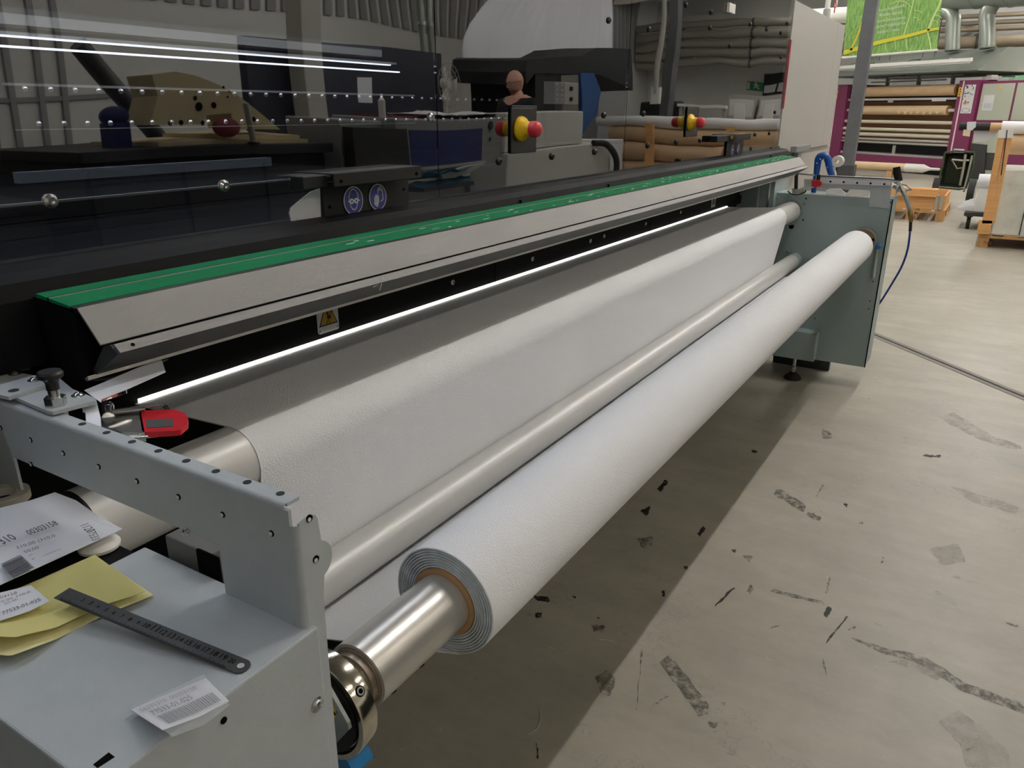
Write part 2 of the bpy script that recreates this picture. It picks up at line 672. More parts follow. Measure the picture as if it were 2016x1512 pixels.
# ------------------------------------------------------------------ the hall
WX0, WX1, WY0, WY1, CZ = -4.0, 24.5, -8.0, 7.0, 4.6
struct(MB().box(WX0 - 0.2, WX1 + 0.2, WY0 - 0.2, WY1 + 0.2, -0.12, 0, floor_mat()), 'floor')
ceilm = mat('ceiling_sheet', '96948e', 0.6)
cb = MB().box(WX0 - 0.2, WX1 + 0.2, WY0 - 0.2, WY1 + 0.2, CZ, CZ + 0.1, ceilm)
for i in range(95):
    x = WX0 + 0.15 + i * 0.3
    cb.prism([(WY0, CZ), (WY1, CZ), (WY1, CZ - 0.05), (WY0, CZ - 0.05)], x, x + 0.14, ceilm)
struct(cb, 'ceiling')
struct(MB().box(WX1, WX1 + 0.15, WY0, WY1, 0, CZ, wallm), 'wall_far')
struct(MB().box(WX0 - 0.15, WX0, WY0, WY1, 0, CZ, wallm), 'wall_near')
struct(MB().box(WX0, WX1, WY1, WY1 + 0.15, 0, CZ, wallm), 'wall_left')
wr = MB().box(WX0, WX1, WY0 - 0.15, WY0, 0, CZ, wallm)
struct(wr, 'wall_right')
# sheet metal cladding on the upper part of the right wall
cl = MB()
for i in range(90):
    x = -3.6 + i * 0.3
    cl.prism([(WY0, 2.7), (WY0 + 0.05, 2.7), (WY0 + 0.05, CZ - 0.06), (WY0, CZ - 0.06)], x, x + 0.17, mgrey)
struct(cl, 'trim_1')
# joint cover across the floor
d0, d1 = P('Z', 0, 1728, 662), P('Z', 0, 2016, 782)
dv = (d1 - d0).normalized()
pn = Vector((-dv.y, dv.x, 0))
a, b = d0 - dv * 0.9, d1 + dv * 3.0
jt = MB().slab([a + pn * 0.04 + Vector((0, 0, .002)), b + pn * 0.04 + Vector((0, 0, .002)), b - pn * 0.04 + Vector((0, 0, .002)), a - pn * 0.04 + Vector((0, 0, .002))], 0.002, mat('joint_strip', '85807a', 0.7, 0, 0.1, 12))
jt.slab([a + pn * 0.007 + Vector((0, 0, .0035)), b + pn * 0.007 + Vector((0, 0, .0035)), b - pn * 0.007 + Vector((0, 0, .0035)), a - pn * 0.007 + Vector((0, 0, .0035))], 0.001, mat('joint_gap', '3a3733', 0.9))
struct(jt, 'trim_2')
# marks worn into the concrete
mk = MB()
mkm = worn_mat('floor_stain', '6a665c', .4, .62, 40, .42)
mkl = worn_mat('floor_worn_patch', 'cfcabd', .42, .7, 14, .6)
mkd = worn_mat('black_drop', '34332f', .3, .5, 60, .72)
rn = random.Random(5)


def blot(pts, m, z=.0006):
    """a mark on the concrete, outline in photo pixels of the lower right quarter"""
    q_ = resamp(pts + [pts[0]], max(14, len(pts) * 4))[:-1]
    mk.slab([P('Z', z, 984 + (u + rn.uniform(-2, 2)) * .8126, 788 + (v + rn.uniform(-2, 2)) * .8126) for u, v in q_], .0004, m)


def dash(u0, v0, u1, v1, w_, m):
    L_ = math.hypot(u1 - u0, v1 - v0)
    nx, ny = -(v1 - v0) / L_ * w_ / 2, (u1 - u0) / L_ * w_ / 2
    blot([(u0 + nx, v0 + ny), (u1 + nx, v1 + ny), (u1 - nx, v1 - ny), (u0 - nx, v0 - ny)], m)


for a_ in ((385, 218, 405, 195, 9, mkd), (480, 328, 495, 308, 8, mkd), (668, 218, 740, 262, 20, mkm), (745, 275, 778, 288, 12, mkm), (520, 498, 570, 452, 5, mkd), (788, 523, 800, 500, 13, mkd), (790, 588, 845, 520, 2.5, mkd),
           (1026, 134, 1070, 136, 5, mkd), (800, 425, 790, 470, 3, mkm), (780, 615, 792, 670, 3, mkm), (345, 600, 330, 760, 2.5, mkm), (400, 625, 500, 760, 34, mkm), (655, 460, 790, 492, 9, mkm), (370, 740, 410, 715, 3, mkm),
           (845, 556, 862, 550, 4, mkm), (1130, 850, 1155, 835, 4, mkd), (1220, 538, 1262, 550, 4, mkm), (930, 380, 925, 395, 3, mkm), (765, 235, 785, 205, 3, mkm), (610, 122, 625, 126, 4, mkd), (90, 830, 92, 870, 3, mkd), (655, 552, 680, 546, 3, mkm)):
    dash(*a_)
for a_ in (([(340, 268), (366, 257), (356, 280)], mkd), ([(80, 472), (118, 478), (120, 488), (88, 486)], mkd), ([(84, 515), (102, 515), (100, 527), (86, 526)], mkd), ([(393, 462), (400, 462), (400, 474), (394, 474)], mkd),
           ([(232, 670), (262, 650), (282, 678), (268, 716), (246, 722)], mkm), ([(330, 335), (372, 330), (370, 352), (345, 358)], mkm), ([(222, 545), (255, 545), (250, 562), (228, 560)], mkm), ([(505, 776), (530, 780), (524, 795), (508, 792)], mkm),
           ([(780, 70), (800, 74), (806, 92), (782, 92)], mkm), ([(598, 462), (610, 446), (614, 456), (606, 470)], mkm), ([(560, 362), (572, 362), (570, 370)], mkd), ([(444, 403), (456, 403), (452, 412)], mkd), ([(585, 376), (612, 378), (606, 392)], mkm),
           ([(175, 475), (184, 475), (182, 481)], mkd), ([(235, 525), (242, 525), (240, 531)], mkd), ([(834, 252), (842, 250), (840, 260)], mkd), ([(870, 295), (882, 296), (878, 302)], mkm), ([(534, 732), (548, 730), (546, 742)], mkm)):
    blot(*a_)
blot([(850, 575), (930, 600), (1000, 612), (1060, 640), (1120, 680), (1180, 705), (1270, 735), (1270, 760), (1170, 725), (1110, 700), (1050, 655), (990, 628), (920, 612)], mkm)
blot([(940, 632), (1030, 618), (1080, 660), (1060, 680), (1000, 650)], mkl, .0008)
blot([(1065, 780), (1110, 750), (1180, 800), (1230, 850), (1240, 890), (1130, 890), (1120, 840)], mkl, .0008)
blot([(1090, 210), (1140, 220), (1260, 260), (1250, 275), (1150, 250)], mkl, .0008)
blot([(1040, 360), (1110, 345), (1130, 390), (1070, 400)], mkl, .0008)
blot([(1060, 40), (1100, 30), (1200, 90), (1270, 110), (1260, 122), (1160, 95)], mkl, .0008)
mk.tube([P('Z', .002, 984 + u * .8126, 788 + v * .8126) for u, v in ((98, 745), (100, 770), (92, 795), (70, 810))], .0006, whitep, 5)
mk.tube([P('Z', .002, 984 + u * .8126, 788 + v * .8126) for u, v in ((242, 580), (262, 581), (280, 585))], .0006, whitep, 5)
struct(mk, 'trim_3')


def lamp_fixture(x, y):
    t = thing('ceiling_light', LAMPL[len(lampn)], 'ceiling light', 'tube lights along the hall ceiling', (x, y, CZ - 0.3))
    lampn.append(1)
    h = MB().prism([(y - .07, CZ - .24), (y + .07, CZ - .24), (y + .035, CZ - .17), (y - .035, CZ - .17)], x - .8, x + .8, whitep)
    for s in (-.6, .6):
        h.cyl((x + s, y, CZ - .18), (x + s, y, CZ - .05), .006, zinc, n=8)
    part(h, 'housing', t)
    part(MB().cyl((x - .76, y, CZ - .262), (x + .76, y, CZ - .262), .022, tubem if y > -1 else tubem2, n=12), 'lamp_tube', t)


lampn = []
LROWS = ((-0.45, [3.2 + 2.4 * i for i in range(9)]), (-3.4, [-2.2 + 3.1 * i for i in range(9)]), (-5.8, [-2.2 + 3.8 * i for i in range(7)]), (3.4, [8.5 + 3.0 * i for i in range(5)]))
LAMPL = []
for yy, xs_ in LROWS:
    where = {-0.45: 'over the printer front', -3.4: 'over the aisle middle', -5.8: 'over the far aisle', 3.4: 'behind the printer'}[yy]
    for i, x in enumerate(xs_):
        LAMPL.append('ceiling tube light %s, %s of its row' % (where, ('first', 'second', 'third', 'fourth', 'fifth', 'sixth', 'seventh', 'eighth', 'ninth')[i]))
for yy, xs_ in LROWS:
    for x in xs_:
        lamp_fixture(x, yy)

# ------------------------------------------------------------------ the printer
XA, XB = 0.44, 3.94
pr = thing('industrial_printer', 'long black and grey textile printer with smoked guard panes and green strip', 'printer', None, (2.2, 1.4, 0))
# black body
bd = MB()
bd.box(XA - 1.6, 4.12, 1.10, 2.35, 0.12, 1.06, black)
bd.prism([(1.0, 1.06), (.905, 1.06), (.905, 1.137), (.912, 1.156), (.925, 1.165), (.965, 1.168), (2.35, 1.168), (2.35, 1.06)], XA - 1.6, 4.12, black)
bd.box(XA + 0.004, XB - .004, .829, 1.08, 1.062, 1.128, black)
bd.prism([(.826, 1.134), (.90, 1.139), (1.08, 1.139), (1.08, 1.0), (.93, 1.03), (.829, 1.056)], XA, XA + .004, black)
bd.prism([(.826, 1.134), (.90, 1.139), (1.08, 1.139), (1.08, 1.0), (.93, 1.03), (.829, 1.056)], XB - .004, XB, black)
for u, v in ((1026, 372), (1520, 291), (1200, 345)):
    p = P('Y', .9045, u, v)
    bd.box(p.x, p.x + .002, .9035, .91, 1.06, 1.15, hole)
part(bd, 'base_frame', pr)
# side and rear housing behind the glass
hs = MB()
hs.box(XA - 1.6, 4.12, 2.3, 2.35, 1.168, 2.3, black)
hs.box(XA - 1.6, 4.12, .96, 2.35, 2.28, 2.3, black)
hs.box(XA - 1.6, XA - 1.58, .98, 2.3, 1.168, 2.3, black)
hs.box(4.10, 4.12, .98, 2.3, 1.168, 2.3, black)
part(hs, 'rear_housing', pr)
# green strip in two bands with a black groove
def zg(y):
    return 1.1335 + (y - .82) * .09
g = MB()
for y0, y1 in ((.899, .8765), (.872, .834)):
    g.prism([(y0, zg(y0) + .003), (y1, zg(y1) + .003), (y1, zg(y1) - .002), (y0, zg(y0) - .002)], XA, XB, green)
part(g, 'green_strip', pr, .0008)
ad = MB()
rn = random.Random(11)
for i in range(90):
    x = XA + .3 + (XB - XA - .3) * rn.random() ** .8
    y = rn.choice((rn.uniform(.838, .868), rn.uniform(.878, .896)))
    if rn.random() > .3:
        y = rn.uniform(.838, .866)
    L, wd = rn.uniform(.003, .016), rn.uniform(.0008, .003)
    n_ = 9
    pts = [Vector((x + math.cos(2 * PI * k / n_) * L * rn.uniform(.6, 1), y + math.sin(2 * PI * k / n_) * wd * rn.uniform(.5, 1), zg(y) + .0036)) for k in range(n_)]
    ad.slab(pts, .0004, whitep)
part(ad, 'glue_residue', pr, label='pale dried flakes on the green strip')
ed = MB()
ed.prism([(.8335, zg(.83) + .0025), (.819, 1.1365), (.818, 1.132), (.8335, 1.130)], XA, XB, blackp)
ed.prism([(.8762, zg(.876) + .0036), (.8726, zg(.8725) + .0036), (.8722, zg(.8725) - .002), (.8764, zg(.876) - .002)], XA, XB, blackp)
ed.prism([(.8726, zg(.8725) + .0037), (.8716, zg(.8725) + .0037), (.8716, zg(.8725) - .002), (.8726, zg(.8725) - .002)], XA, XB, mat('dusty_edge', '7f8f80', .6))
part(ed, 'edge_profile', pr, .0008)
# slanted cover plate in two lengths, joint at x = jx
jx = P('Y', .80, 1040, 470).x
jx = P('Y', .805, 1318, 372).x
for x0, x1 in ((XA, jx - .001), (jx, XB)):
    c = MB().prism([(.8185, 1.1375), (.7865, 1.1015), (.7880, 1.1000), (.8205, 1.1365)], x0, x1, platem)
    part(c, 'cover_plate', pr)
lp = MB()
lp.prism([(.7815, 1.0995), (.7725, 1.0915), (.7745, 1.0905), (.784, 1.099)], XA + .012, XB, platem)
part(lp, 'lip_plate', pr)
un = MB()
un.prism([(.7735, 1.0905), (.826, 1.0565), (.829, 1.062), (.80, 1.095), (.787, 1.0985)], XA + .01, XB, dgrey)
un.disc(P('X', 0, 1, 1) if False else (XA + .03, .777, 1.0955), (0, -.66, .75), .0022, hole)
for x in (1.0, 1.9, 2.8, 3.6):
    un.disc((x, .80, 1.0745), (0, -.54, -.84), .0016, zinc)
part(un, 'under_channel', pr)
part(MB().prism([(.8245, 1.0585), (.8235, 1.054), (.8275, 1.0525), (.831, 1.055)], XA, XB, alu), 'edge_trim', pr)
tn = MB()
p0 = P('Y', .776, 752, 556)
tn.tube([p0 + Vector((0, 0, .010)), p0, p0 + Vector((-.004, .002, -.012))], .0007, whitep, 6)
tn.tube([p0 + Vector((.006, 0, .003)), p0, p0 + Vector((-.018, .002, -.004))], .0006, whitep, 6)
part(tn, 'loose_thread', pr)
# fascia under the overhang
fa = MB().box(XA + .02, 3.96, 1.078, 1.10, .905, 1.06, black)
for u, v in ((891, 555), (1048, 509), (1162, 474), (1189, 464), (1271, 440), (1458, 381), (1340, 417)):
    p = P('Y', 1.077, u, v)
    fa.lathe((p.x, 1.079, p.z), (0, -1, 0), [(0, .0075), (.003, .0075), (.005, .005), (.005, .003), (.003, .003), (.003, 0)], zinc, 16)
for u, v in ((975, 540), (1280, 440)):
    p = P('Y', 1.077, u, v)
    fa.box(p.x, p.x + .0015, 1.0772, 1.08, .905, 1.06, hole)
part(fa, 'lower_fascia', pr)
part(MB().prism([(1.078, .9145), (1.075, .9125), (1.075, .908), (1.08, .908)], .645, 3.72, glowm), 'glowing_fabric_edge', pr, label='bright white glowing fabric edge at the foot of the black fascia')  # no lamp: emission stands in for a fabric edge lit from inside


def warn_sign(x0, x1, z0, z1, parent, y=1.077):
    wd, h = x1 - x0, z1 - z0
    s = MB()
    r = .006
    pts = []
    for cx, cz, a0 in ((x1 - r, z1 - r, 0), (x0 + r, z1 - r, 90), (x0 + r, z0 + r, 180), (x1 - r, z0 + r, 270)):
        for k in range(5):
            a = math.radians(a0 + 22.5 * k)
            pts.append(Vector((cx + r * math.cos(a), y, cz + r * math.sin(a))))
    s.slab(pts[::-1], .0015, signwhite)

    def T(k, dy, m):
        c = Vector((x0 + wd / 2, y - dy, z0 + h * .47))
        q = [Vector((0, 0, h * .46)), Vector((-wd * .44, 0, -h * .27)), Vector((wd * .44, 0, -h * .27))]
        s.slab([c + v * k for v in q], .0004, m)
    T(1, .0005, ink)
    T(.86, .0010, ysign)
    c = Vector((x0 + wd / 2, y - .0015, z0 + h * .45))

    def L(pts, m=ink):
        s.slab([c + Vector((px * wd, 0, pz * h)) for px, pz in pts][::-1], .0004, m)
    L([(-.09, .13), (-.03, .15), (.03, .04), (.10, .01), (.16, .02), (.10, -.02), (.17, -.05), (.09, -.05), (.13, -.12), (.05, -.07), (.0, -.1), (-.05, -.07), (-.05, .02)])
    for px, pz, rr in ((.12, .09, .05), (-.02, -.18, .065)):
        s.ring(c + Vector((px * wd, .0006, pz * h)), c + Vector((px * wd, 0, pz * h)), rr * h, rr * h * .72, ink, 20)
    for px in (.08, .92):
        s.lathe((x0 + px * wd, y, z0 + .07 * h), (0, -1, 0), [(0, .0026), (.0012, .0026), (.002, .0012), (.0012, .0008)], zinc, 10)
    part(s, 'warning_sign', parent, label='white plate with a yellow triangle showing a hand caught between rollers')


a, b = P('Y', 1.077, 627, 660), P('Y', 1.077, 668, 648)
warn_sign(a.x, b.x, a.z, a.z + .072, pr)
a, b = P('Y', 1.077, 1400, 409), P('Y', 1.077, 1409, 406)
warn_sign(a.x, a.x + .058, a.z, a.z + .066, pr)
# guide rollers
R1, R2, RW = (.851, .870, .049), (.802, .632, .0365), (.488, .769, .0725)
PX = 4.05


def roller(c, r, xa, xb, name):
    o = MB()
    o.cyl((xa, c[0], c[1]), (xb, c[0], c[1]), r, rollalu, n=64, capm=blackp)
    return part(o, name, pr, .0015)


roller(R1, R1[2], .412, PX - .01, 'guide_roller')
roller(R2, R2[2], .39, 3.97, 'guide_roller')
o = MB()
o.cyl((3.972, R2[0], R2[1]), (PX, R2[0], R2[1]), R2[2] * .96, galv, n=40)
part(o, 'roller_bushing', pr)
o = MB()
o.ring((PX - .004, R1[0], R1[1]), (PX, R1[0], R1[1]), .067, .052, galv, 48)
o.cyl((PX - .012, R1[0], R1[1]), (PX - .001, R1[0], R1[1]), .04, hole)
part(o, 'bearing_ring', pr)
# far side panel
tl, tr, br, bl = P('X', PX, 1500, 377), P('X', PX, 1758, 392), P('X', PX, 1706, 724), P('X', PX, 1536, 700)
YF = tr.y
ZT, ZB = tr.z, br.z
sp = sh = MB()
sp.box(PX, PX + .20, YF, 1.02, ZB, ZT, galv)
sp.box(PX - .002, PX, YF - .002, YF + .003, ZB, ZT, hole)
for u, v, r in ((1558, 446, .0125), (1587, 391, .004), (1581, 433, .004), (1719, 554, .003), (1713, 593, .003), (1710, 608, .003), (1604, 627, .003), (1584, 650, .003), (1754, 399, .003)):
    p = P('X', PX, u, v)
    sh.disc((PX - .0005, p.y, p.z), (-1, 0, 0), r, hole)
for u, v in ((1583, 401), (1551, 495), (1591, 509), (1531, 388), (1549, 387)):
    p = P('X', PX, u, v)
    sh.lathe((PX, p.y, p.z), (-1, 0, 0), [(0, .006), (.002, .006), (.004, .003), (.003, 0)], zinc, 12)
part(sp, 'side_panel', pr)
part(MB().box(PX - .006, PX - .001, P('X', PX, 1700, 400).y, P('X', PX, 1582, 400).y, ZT - .001, ZT + .003, alu), 'panel_edge', pr)
# bracket and slotted rail on top of the panel
tb = MB()
q = [P('X', PX - .004, u, v) for u, v in ((1606, 344), (1757, 352), (1750, 410), (1711, 407), (1713, 378), (1606, 368))]
tb.slab(q, .004, grey)
tb.box(PX - .004, PX + .05, q[1].y, q[0].y, q[1].z - .004, q[1].z, grey)
part(tb, 'rail_bracket', pr)
rl = MB()
q = [P('X', PX - .012, u, v) for u, v in ((1611, 352), (1752, 358), (1751, 366), (1612, 361))]
rl.slab(q, .007, mat('rail_white', 'd2d2d4', .35))
for u, v in ((1635, 357.5), (1661, 358.5), (1687.5, 360), (1714, 361), (1741, 362.5)):
    p = P('X', PX - .0125, u, v)
    rl.disc(p, (-1, 0, 0), .0048, hole)
part(rl, 'slotted_rail', pr, .001)
bm = MB()
for pts in (((1626, 374), (1632, 371), (1654, 371), (1665, 381), (1662, 382), (1626, 382)), ((1664, 384), (1673, 373), (1711, 375), (1712, 379), (1710, 387), (1664, 385))):
    part(MB().slab([P('X', PX - .02, u, v) for u, v in pts], .012, whitep), 'sensor_cover', pr, .002)
for pts in ((((1559, 371), (1583, 372), (1585, 381), (1560, 381))),):
    bm.slab([P('X', PX - .03, u, v) for u, v in pts], .012, alu)
part(bm, 'sensor_bracket', pr, .002)
# far toggle clamp with red grip
fc = MB()
fc.slab([P('X', PX - .04, u, v) for u, v in ((1583, 353), (1600, 353), (1602, 370), (1583, 371))], .02, zinc)
fc.cyl(P('X', PX - .03, 1604, 345), P('X', PX - .03, 1560, 341), .004, zinc, n=10)
fc.cyl(P('X', PX - .03, 1568, 340), P('X', PX - .03, 1567, 372), .009, blackp, n=10)
fc.cyl(P('X', PX - .03, 1612, 344), P('X', PX - .03, 1610, 362), .009, blackp, n=12)
fc.tube(bez([P('X', PX - .05, u, v) for u, v in ((1551, 376), (1558, 382), (1572, 383), (1585, 378), (1586, 374))], 6), .003, rubber, 8)
part(fc, 'toggle_clamp', pr)
gp = MB().slab([P('X', PX - .055, u, v) for u, v in ((1598, 355), (1609, 355), (1616, 357), (1618, 363), (1613, 368), (1598, 368))], .016, redp)
part(gp, 'clamp_grip', pr, .004, label='red grip of the far toggle clamp')
# inner frame between body and panel
fr = MB()
fr.box(3.96, 4.02, 1.0, 1.3, .2, 1.12, galv)
fr.box(4.0, PX + .2, .93, 1.08, .55, 1.05, galv)
fr.box(3.995, 4.0, .95, .956, .55, 1.05, zinc)
part(fr, 'inner_frame', pr)
# lower box and levelling foot on the panel
lb = MB()
q0, q1 = P('X', PX - .08, 1609, 658), P('X', PX - .08, 1545, 712)
q2 = P('X', PX - .08, 1604, 713)
lb.box(PX - .08, PX, q0.y, 1.0, q2.z, q0.z, galv)
lb.box(PX - .084, PX - .08, q0.y, q0.y + .02, q0.z - .004, q0.z + .004, zinc)
part(lb, 'cable_box', pr, .003)
ft = MB()
fx, fy = PX + .02, .74
ft.cyl((fx, fy, .03), (fx, fy, q2.z + .06), .009, zinc, n=14)
ft.cyl((fx, fy, .055), (fx, fy, .07), .016, zinc, n=6)
ft.lathe((fx, fy, 0), (0, 0, 1), [(0, 0), (0, .045), (.012, .043), (.035, .018), (.04, 0)], rubber, 28)
part(ft, 'levelling_foot', pr)
for x in (.6, 2.2):
    f2 = MB()
    f2.cyl((x, 1.6, .03), (x, 1.6, .14), .02, zinc, n=14)
    f2.lathe((x, 1.6, 0), (0, 0, 1), [(0, 0), (0, .06), (.015, .058), (.04, .02), (.045, 0)], rubber, 20)
    part(f2, 'levelling_foot', pr)

# guard panes
seams = [XA - 1.6, P('Y', GY, 857, 100).x, P('Y', GY, 1238, 119).x, 4.12]
for i in range(3):
    x0, x1 = seams[i] + .0015, seams[i + 1] - .0015
    part(MB().box(x0, x1, GY, GY + .006, 1.169, 2.28, smoked), 'guard_pane', pr)
for u, v in ((1201, 40), (1280, 58), (1353, 10), (1402, 24), (1479, 48), (1511, 58), (1400, 55), (1439, 91), (1539, 65), (1551, 46), (1539, 113), (1191, 227), (1269, 224), (1089, 308), (1173, 299), (1333, 280), (1380, 277),
             (1488, 265), (1516, 263), (1277, 287), (1446, 8), (102, 396), (444, 366), (851, 231), (985, 318), (1527, 221)):
    sc = MB()
    p = P('Y', GY - .004, u, v)
    sc.lathe((p.x, GY, p.z), (0, -1, 0), [(0, .0085), (.003, .0085), (.006, .005), (.006, .003), (.003, .0028), (.003, 0)], zinc if (u, v) in ((851, 231), (102, 396), (444, 366)) else blackp, 18)
    part(sc, 'pane_screw', pr)


estopm = mat('emergency_plate', '161512', 0.4, 0.0)


def estop(px0, px1, py0, py1, ux, uy):
    yf = GY - .005
    a_, b_ = P('Y', yf, px0, py0), P('Y', yf, px1, py1)
    b = MB().box(a_.x, b_.x, yf, yf + .003, b_.z, a_.z, estopm)
    b.box(a_.x + .004, b_.x + .016, yf + .001, GY - .0005, b_.z - .001, a_.z + .005, blackp)
    o = part(b, 'emergency_stop', pr, .001, label='dark plate with a yellow collar and red mushroom button')
    c = P('Y', yf - .012, ux, uy)
    y = MB().lathe((c.x, yf, c.z), (0, -1, 0), [(0, .028), (.004, .0285), (.010, .026), (.016, .019), (.026, .016), (.030, .0165), (.030, 0)], ysafe, 36)
    part(y, 'collar', o)
    r = MB().lathe((c.x, yf - .028, c.z), (0, -1, 0), [(0, .014), (.002, .0175), (.014, .0178), (.021, .016), (.026, .010), (.027, 0)], redb, 36)
    part(r, 'push_button', o)


estop(1007, 1050, 212, 299, 1033, 254)
estop(1354, 1370, 213, 268, 1364, 241)
estop(1519, 1531, 292, 318, 1525, 306)


def handle(x0, x1, xl, zt, zb, zp, px0, px1, nm='door_handle'):
    h = MB()
    h.box(x0, x1, GY - .045, GY - .042, zb, zt, handlem)
    h.box(x0, x1, GY - .045, GY, zt - .003, zt, handlem)
    h.box(xl, x0, GY - .03, GY - .001, zb, zt - .002, blackp)
    for t in (.07, .93):
        h.disc((x0 + (x1 - x0) * t, GY - .0455, zb + .4 * (zt - zb)), (0, -1, 0), .003, hole)
    o = part(h, nm, pr, .0015)
    pl = MB().box(px0, px1, GY - .006, GY - .001, zp, zb + .004, handlem)
    for t, s in ((.06, .35), (.94, .6)):
        pl.disc((px0 + (px1 - px0) * t, GY - .0065, zp + s * (zb - zp)), (0, -1, 0), .0028, hole)
    part(pl, 'handle_plate', o)
    return o


def HY(u, v, y=GY - .043):
    return P('Y', y, u, v)


h1 = handle(HY(655, 345).x, HY(829, 340).x, HY(608, 350).x, HY(655, 342).z, HY(655, 369).z, HY(640, 432, GY - .006).z, HY(637, 400, GY - .006).x, HY(805, 400, GY - .006).x)
h2 = handle(HY(1444, 270).x, HY(1477, 270).x, HY(1419, 270).x, HY(1444, 265).z, HY(1444, 278).z, HY(1440, 309, GY - .006).z, HY(1430, 300, GY - .006).x, HY(1462, 300, GY - .006).x)


def sticker_goggles(c, r, par, pic='goggles'):
    y = GY - .0075
    s = MB()
    s.disc((c.x, y, c.z), (0, -1, 0), r, signwhite, n=40)
    s.disc((c.x, y - .0004, c.z), (0, -1, 0), r * .93, bluesign, n=40)

    def L(pts, m=signwhite, dy=.0010):
        s.slab([Vector((c.x + px * r, y - dy, c.z + pz * r)) for px, pz in pts][::-1], .0003, m)
    if pic == 'goggles':
        o_ = [(math.sin(t) * (.52 if math.cos(t) > 0 else .46), .12 + math.cos(t) * .72) for t in [2 * PI * k / 28 for k in range(28)]]
        L([(x, z if z > 0 else z * 1.15) for x, z in o_])
        i_ = [(x * .84, .12 + (z - .12) * .88) for x, z in o_]
        L([(x, z if z > 0 else z * 1.15) for x, z in i_], bluesign, .0014)
        for dx in (-.23, .23):
            L([(dx + .21 * math.sin(t), -.02 + .19 * math.cos(t)) for t in [2 * PI * k / 18 for k in range(18)]], signwhite, .0018)
        L([(-.6, .03), (.6, .03), (.6, -.05), (-.6, -.05)], signwhite, .0017)
        for dx in (-.23, .23):
            L([(dx + .1 * math.sin(t), -.02 + .1 * math.cos(t)) for t in [2 * PI * k / 18 for k in range(18)]], inkg, .0022)
    else:
        L([(-.5, -.5), (-.1, -.78), (.1, -.35), (.12, .12), (.02, -.02), (-.02, .3), (-.1, .05), (-.16, .3), (-.22, .02), (-.3, .25), (-.36, -.05), (-.46, .08), (-.45, -.25)])
        for a_, b_ in (((.1, .75), (-.05, .45)), ((.22, .8), (.1, .45)), ((.36, .8), (.25, .45)), ((.48, .65), (.4, .4)), ((.5, .5), (.55, -.2)), ((.55, -.2), (.3, -.35)), ((-.05, .45), (.0, .3))):
            a_, b_ = Vector((c.x + a_[0] * r, y - .001, c.z + a_[1] * r)), Vector((c.x + b_[0] * r, y - .001, c.z + b_[1] * r))
            s.tube([a_, b_], .0009, signwhite, 5)
    part(s, 'safety_sticker', par, label='round blue mandatory sign showing %s' % ('a head with goggles' if pic == 'goggles' else 'protective gloves'))


sticker_goggles(HY(696, 395, GY - .008), .0245, h1)
sticker_goggles(HY(744, 388, GY - .008), .0235, h1, 'gloves')
sticker_goggles(HY(1442, 295, GY - .008), .022, h2)
sticker_goggles(HY(1449, 293, GY - .008) + Vector((.03, 0, 0)), .02, h2, 'gloves')
part(MB().box(HY(1431, 5, GY).x, HY(1441, 28, GY).x, GY - .012, GY - .001, HY(1441, 28, GY).z, HY(1431, 5, GY).z, whitep), 'magnet_clip', pr, .001)
# gold blind and label scraps at the lower left of the pane
q = [P('Y', GY - .002, u, v) for u, v in ((574, 409), (592, 394), (612, 378), (630, 371), (632, 428), (575, 439), (571, 420))]
part(MB().slab(q, .002, film2), 'plastic_pouch', pr, label='clear plastic pouch with papers on the guard pane')

# inside the machine
ib = MB()
IY = 1.4
XE = P('Y', IY, 809, 120).x


def rail(u0, v0, u1, v1, y, m, mb, dy=.03, xs=None):
    a_, b_ = P('Y', y, u0, v0), P('Y', y, u0, v1)
    mb.box(xs if xs is not None else XA - 1.2, XE, y, y + dy, b_.z, a_.z, m)


ib.box(XA - 1.2, XE, 1.5, 1.56, P('Y', 1.5, 0, 46).z, P('Y', 1.5, 0, 24).z, alu)
ib.box(XA - 1.2, XE, 1.45, 1.5, P('Y', 1.45, 0, 66).z, P('Y', 1.45, 0, 60).z, alu)
ib.box(XA - 1.2, XE, 1.5, 1.9, P('Y', 1.5, 0, 24).z, P('Y', 1.5, 0, 24).z + .01, dgrey)
part(ib, 'carriage_beam', pr)
ib2 = MB()
ib2.box(XA - 1.2, XE, 1.44, 1.45, P('Y', 1.44, 0, 92).z, P('Y', 1.44, 0, 88).z, railglow)
ib2.box(XA - 1.2, XE, 1.47, 1.48, P('Y', 1.47, 0, 71).z, P('Y', 1.47, 0, 68).z, railglow)
part(ib2, 'added_glow', pr, label='thin glowing lines painted on the rails inside the printer')  # bright lines of the metal rails, their shine put in as emission
part(MB().box(XA - 1.0, XE, 1.16, 1.19, 1.93, 1.94, fillglow), 'added_glow', pr)  # added lamp above the view, brightens the bars inside
st = MB()
z1_ = P('Y', IY, 46, 174).z
z2_ = P('Y', IY, 58, 244).z
st.box(P('Y', IY, 10, 166).x, XE + .01, IY, IY + .01, z1_ + .004, z1_ + .008, alu)
st.box(P('Y', IY, 30, 250).x, XE + .01, IY, IY + .004, z2_ - .010, z2_ - .0085, alu)
part(st, 'needle_bar', pr)
x = P('Y', IY, 46, 174).x
k = 0
pins = MB()
pmat = mat('pin_head', 'ffffff', .15, .9)
while x < XE + .5:
    for zz, dx in ((z1_ - .001, 0), (z2_, .012)):
        pins.sphere((x + dx, IY - .004, zz), .0048, pmat, 10, 6)
    x += .0425
part(pins, 'pin_row', pr)
lt = MB()
lt.box(P('Y', 1.25, 40, 350).x, P('Y', 1.25, 535, 320).x, 1.25, 1.27, P('Y', 1.25, 42, 362).z, P('Y', 1.25, 42, 340).z, mat('clear_tray', '8d939a', .25, .4))
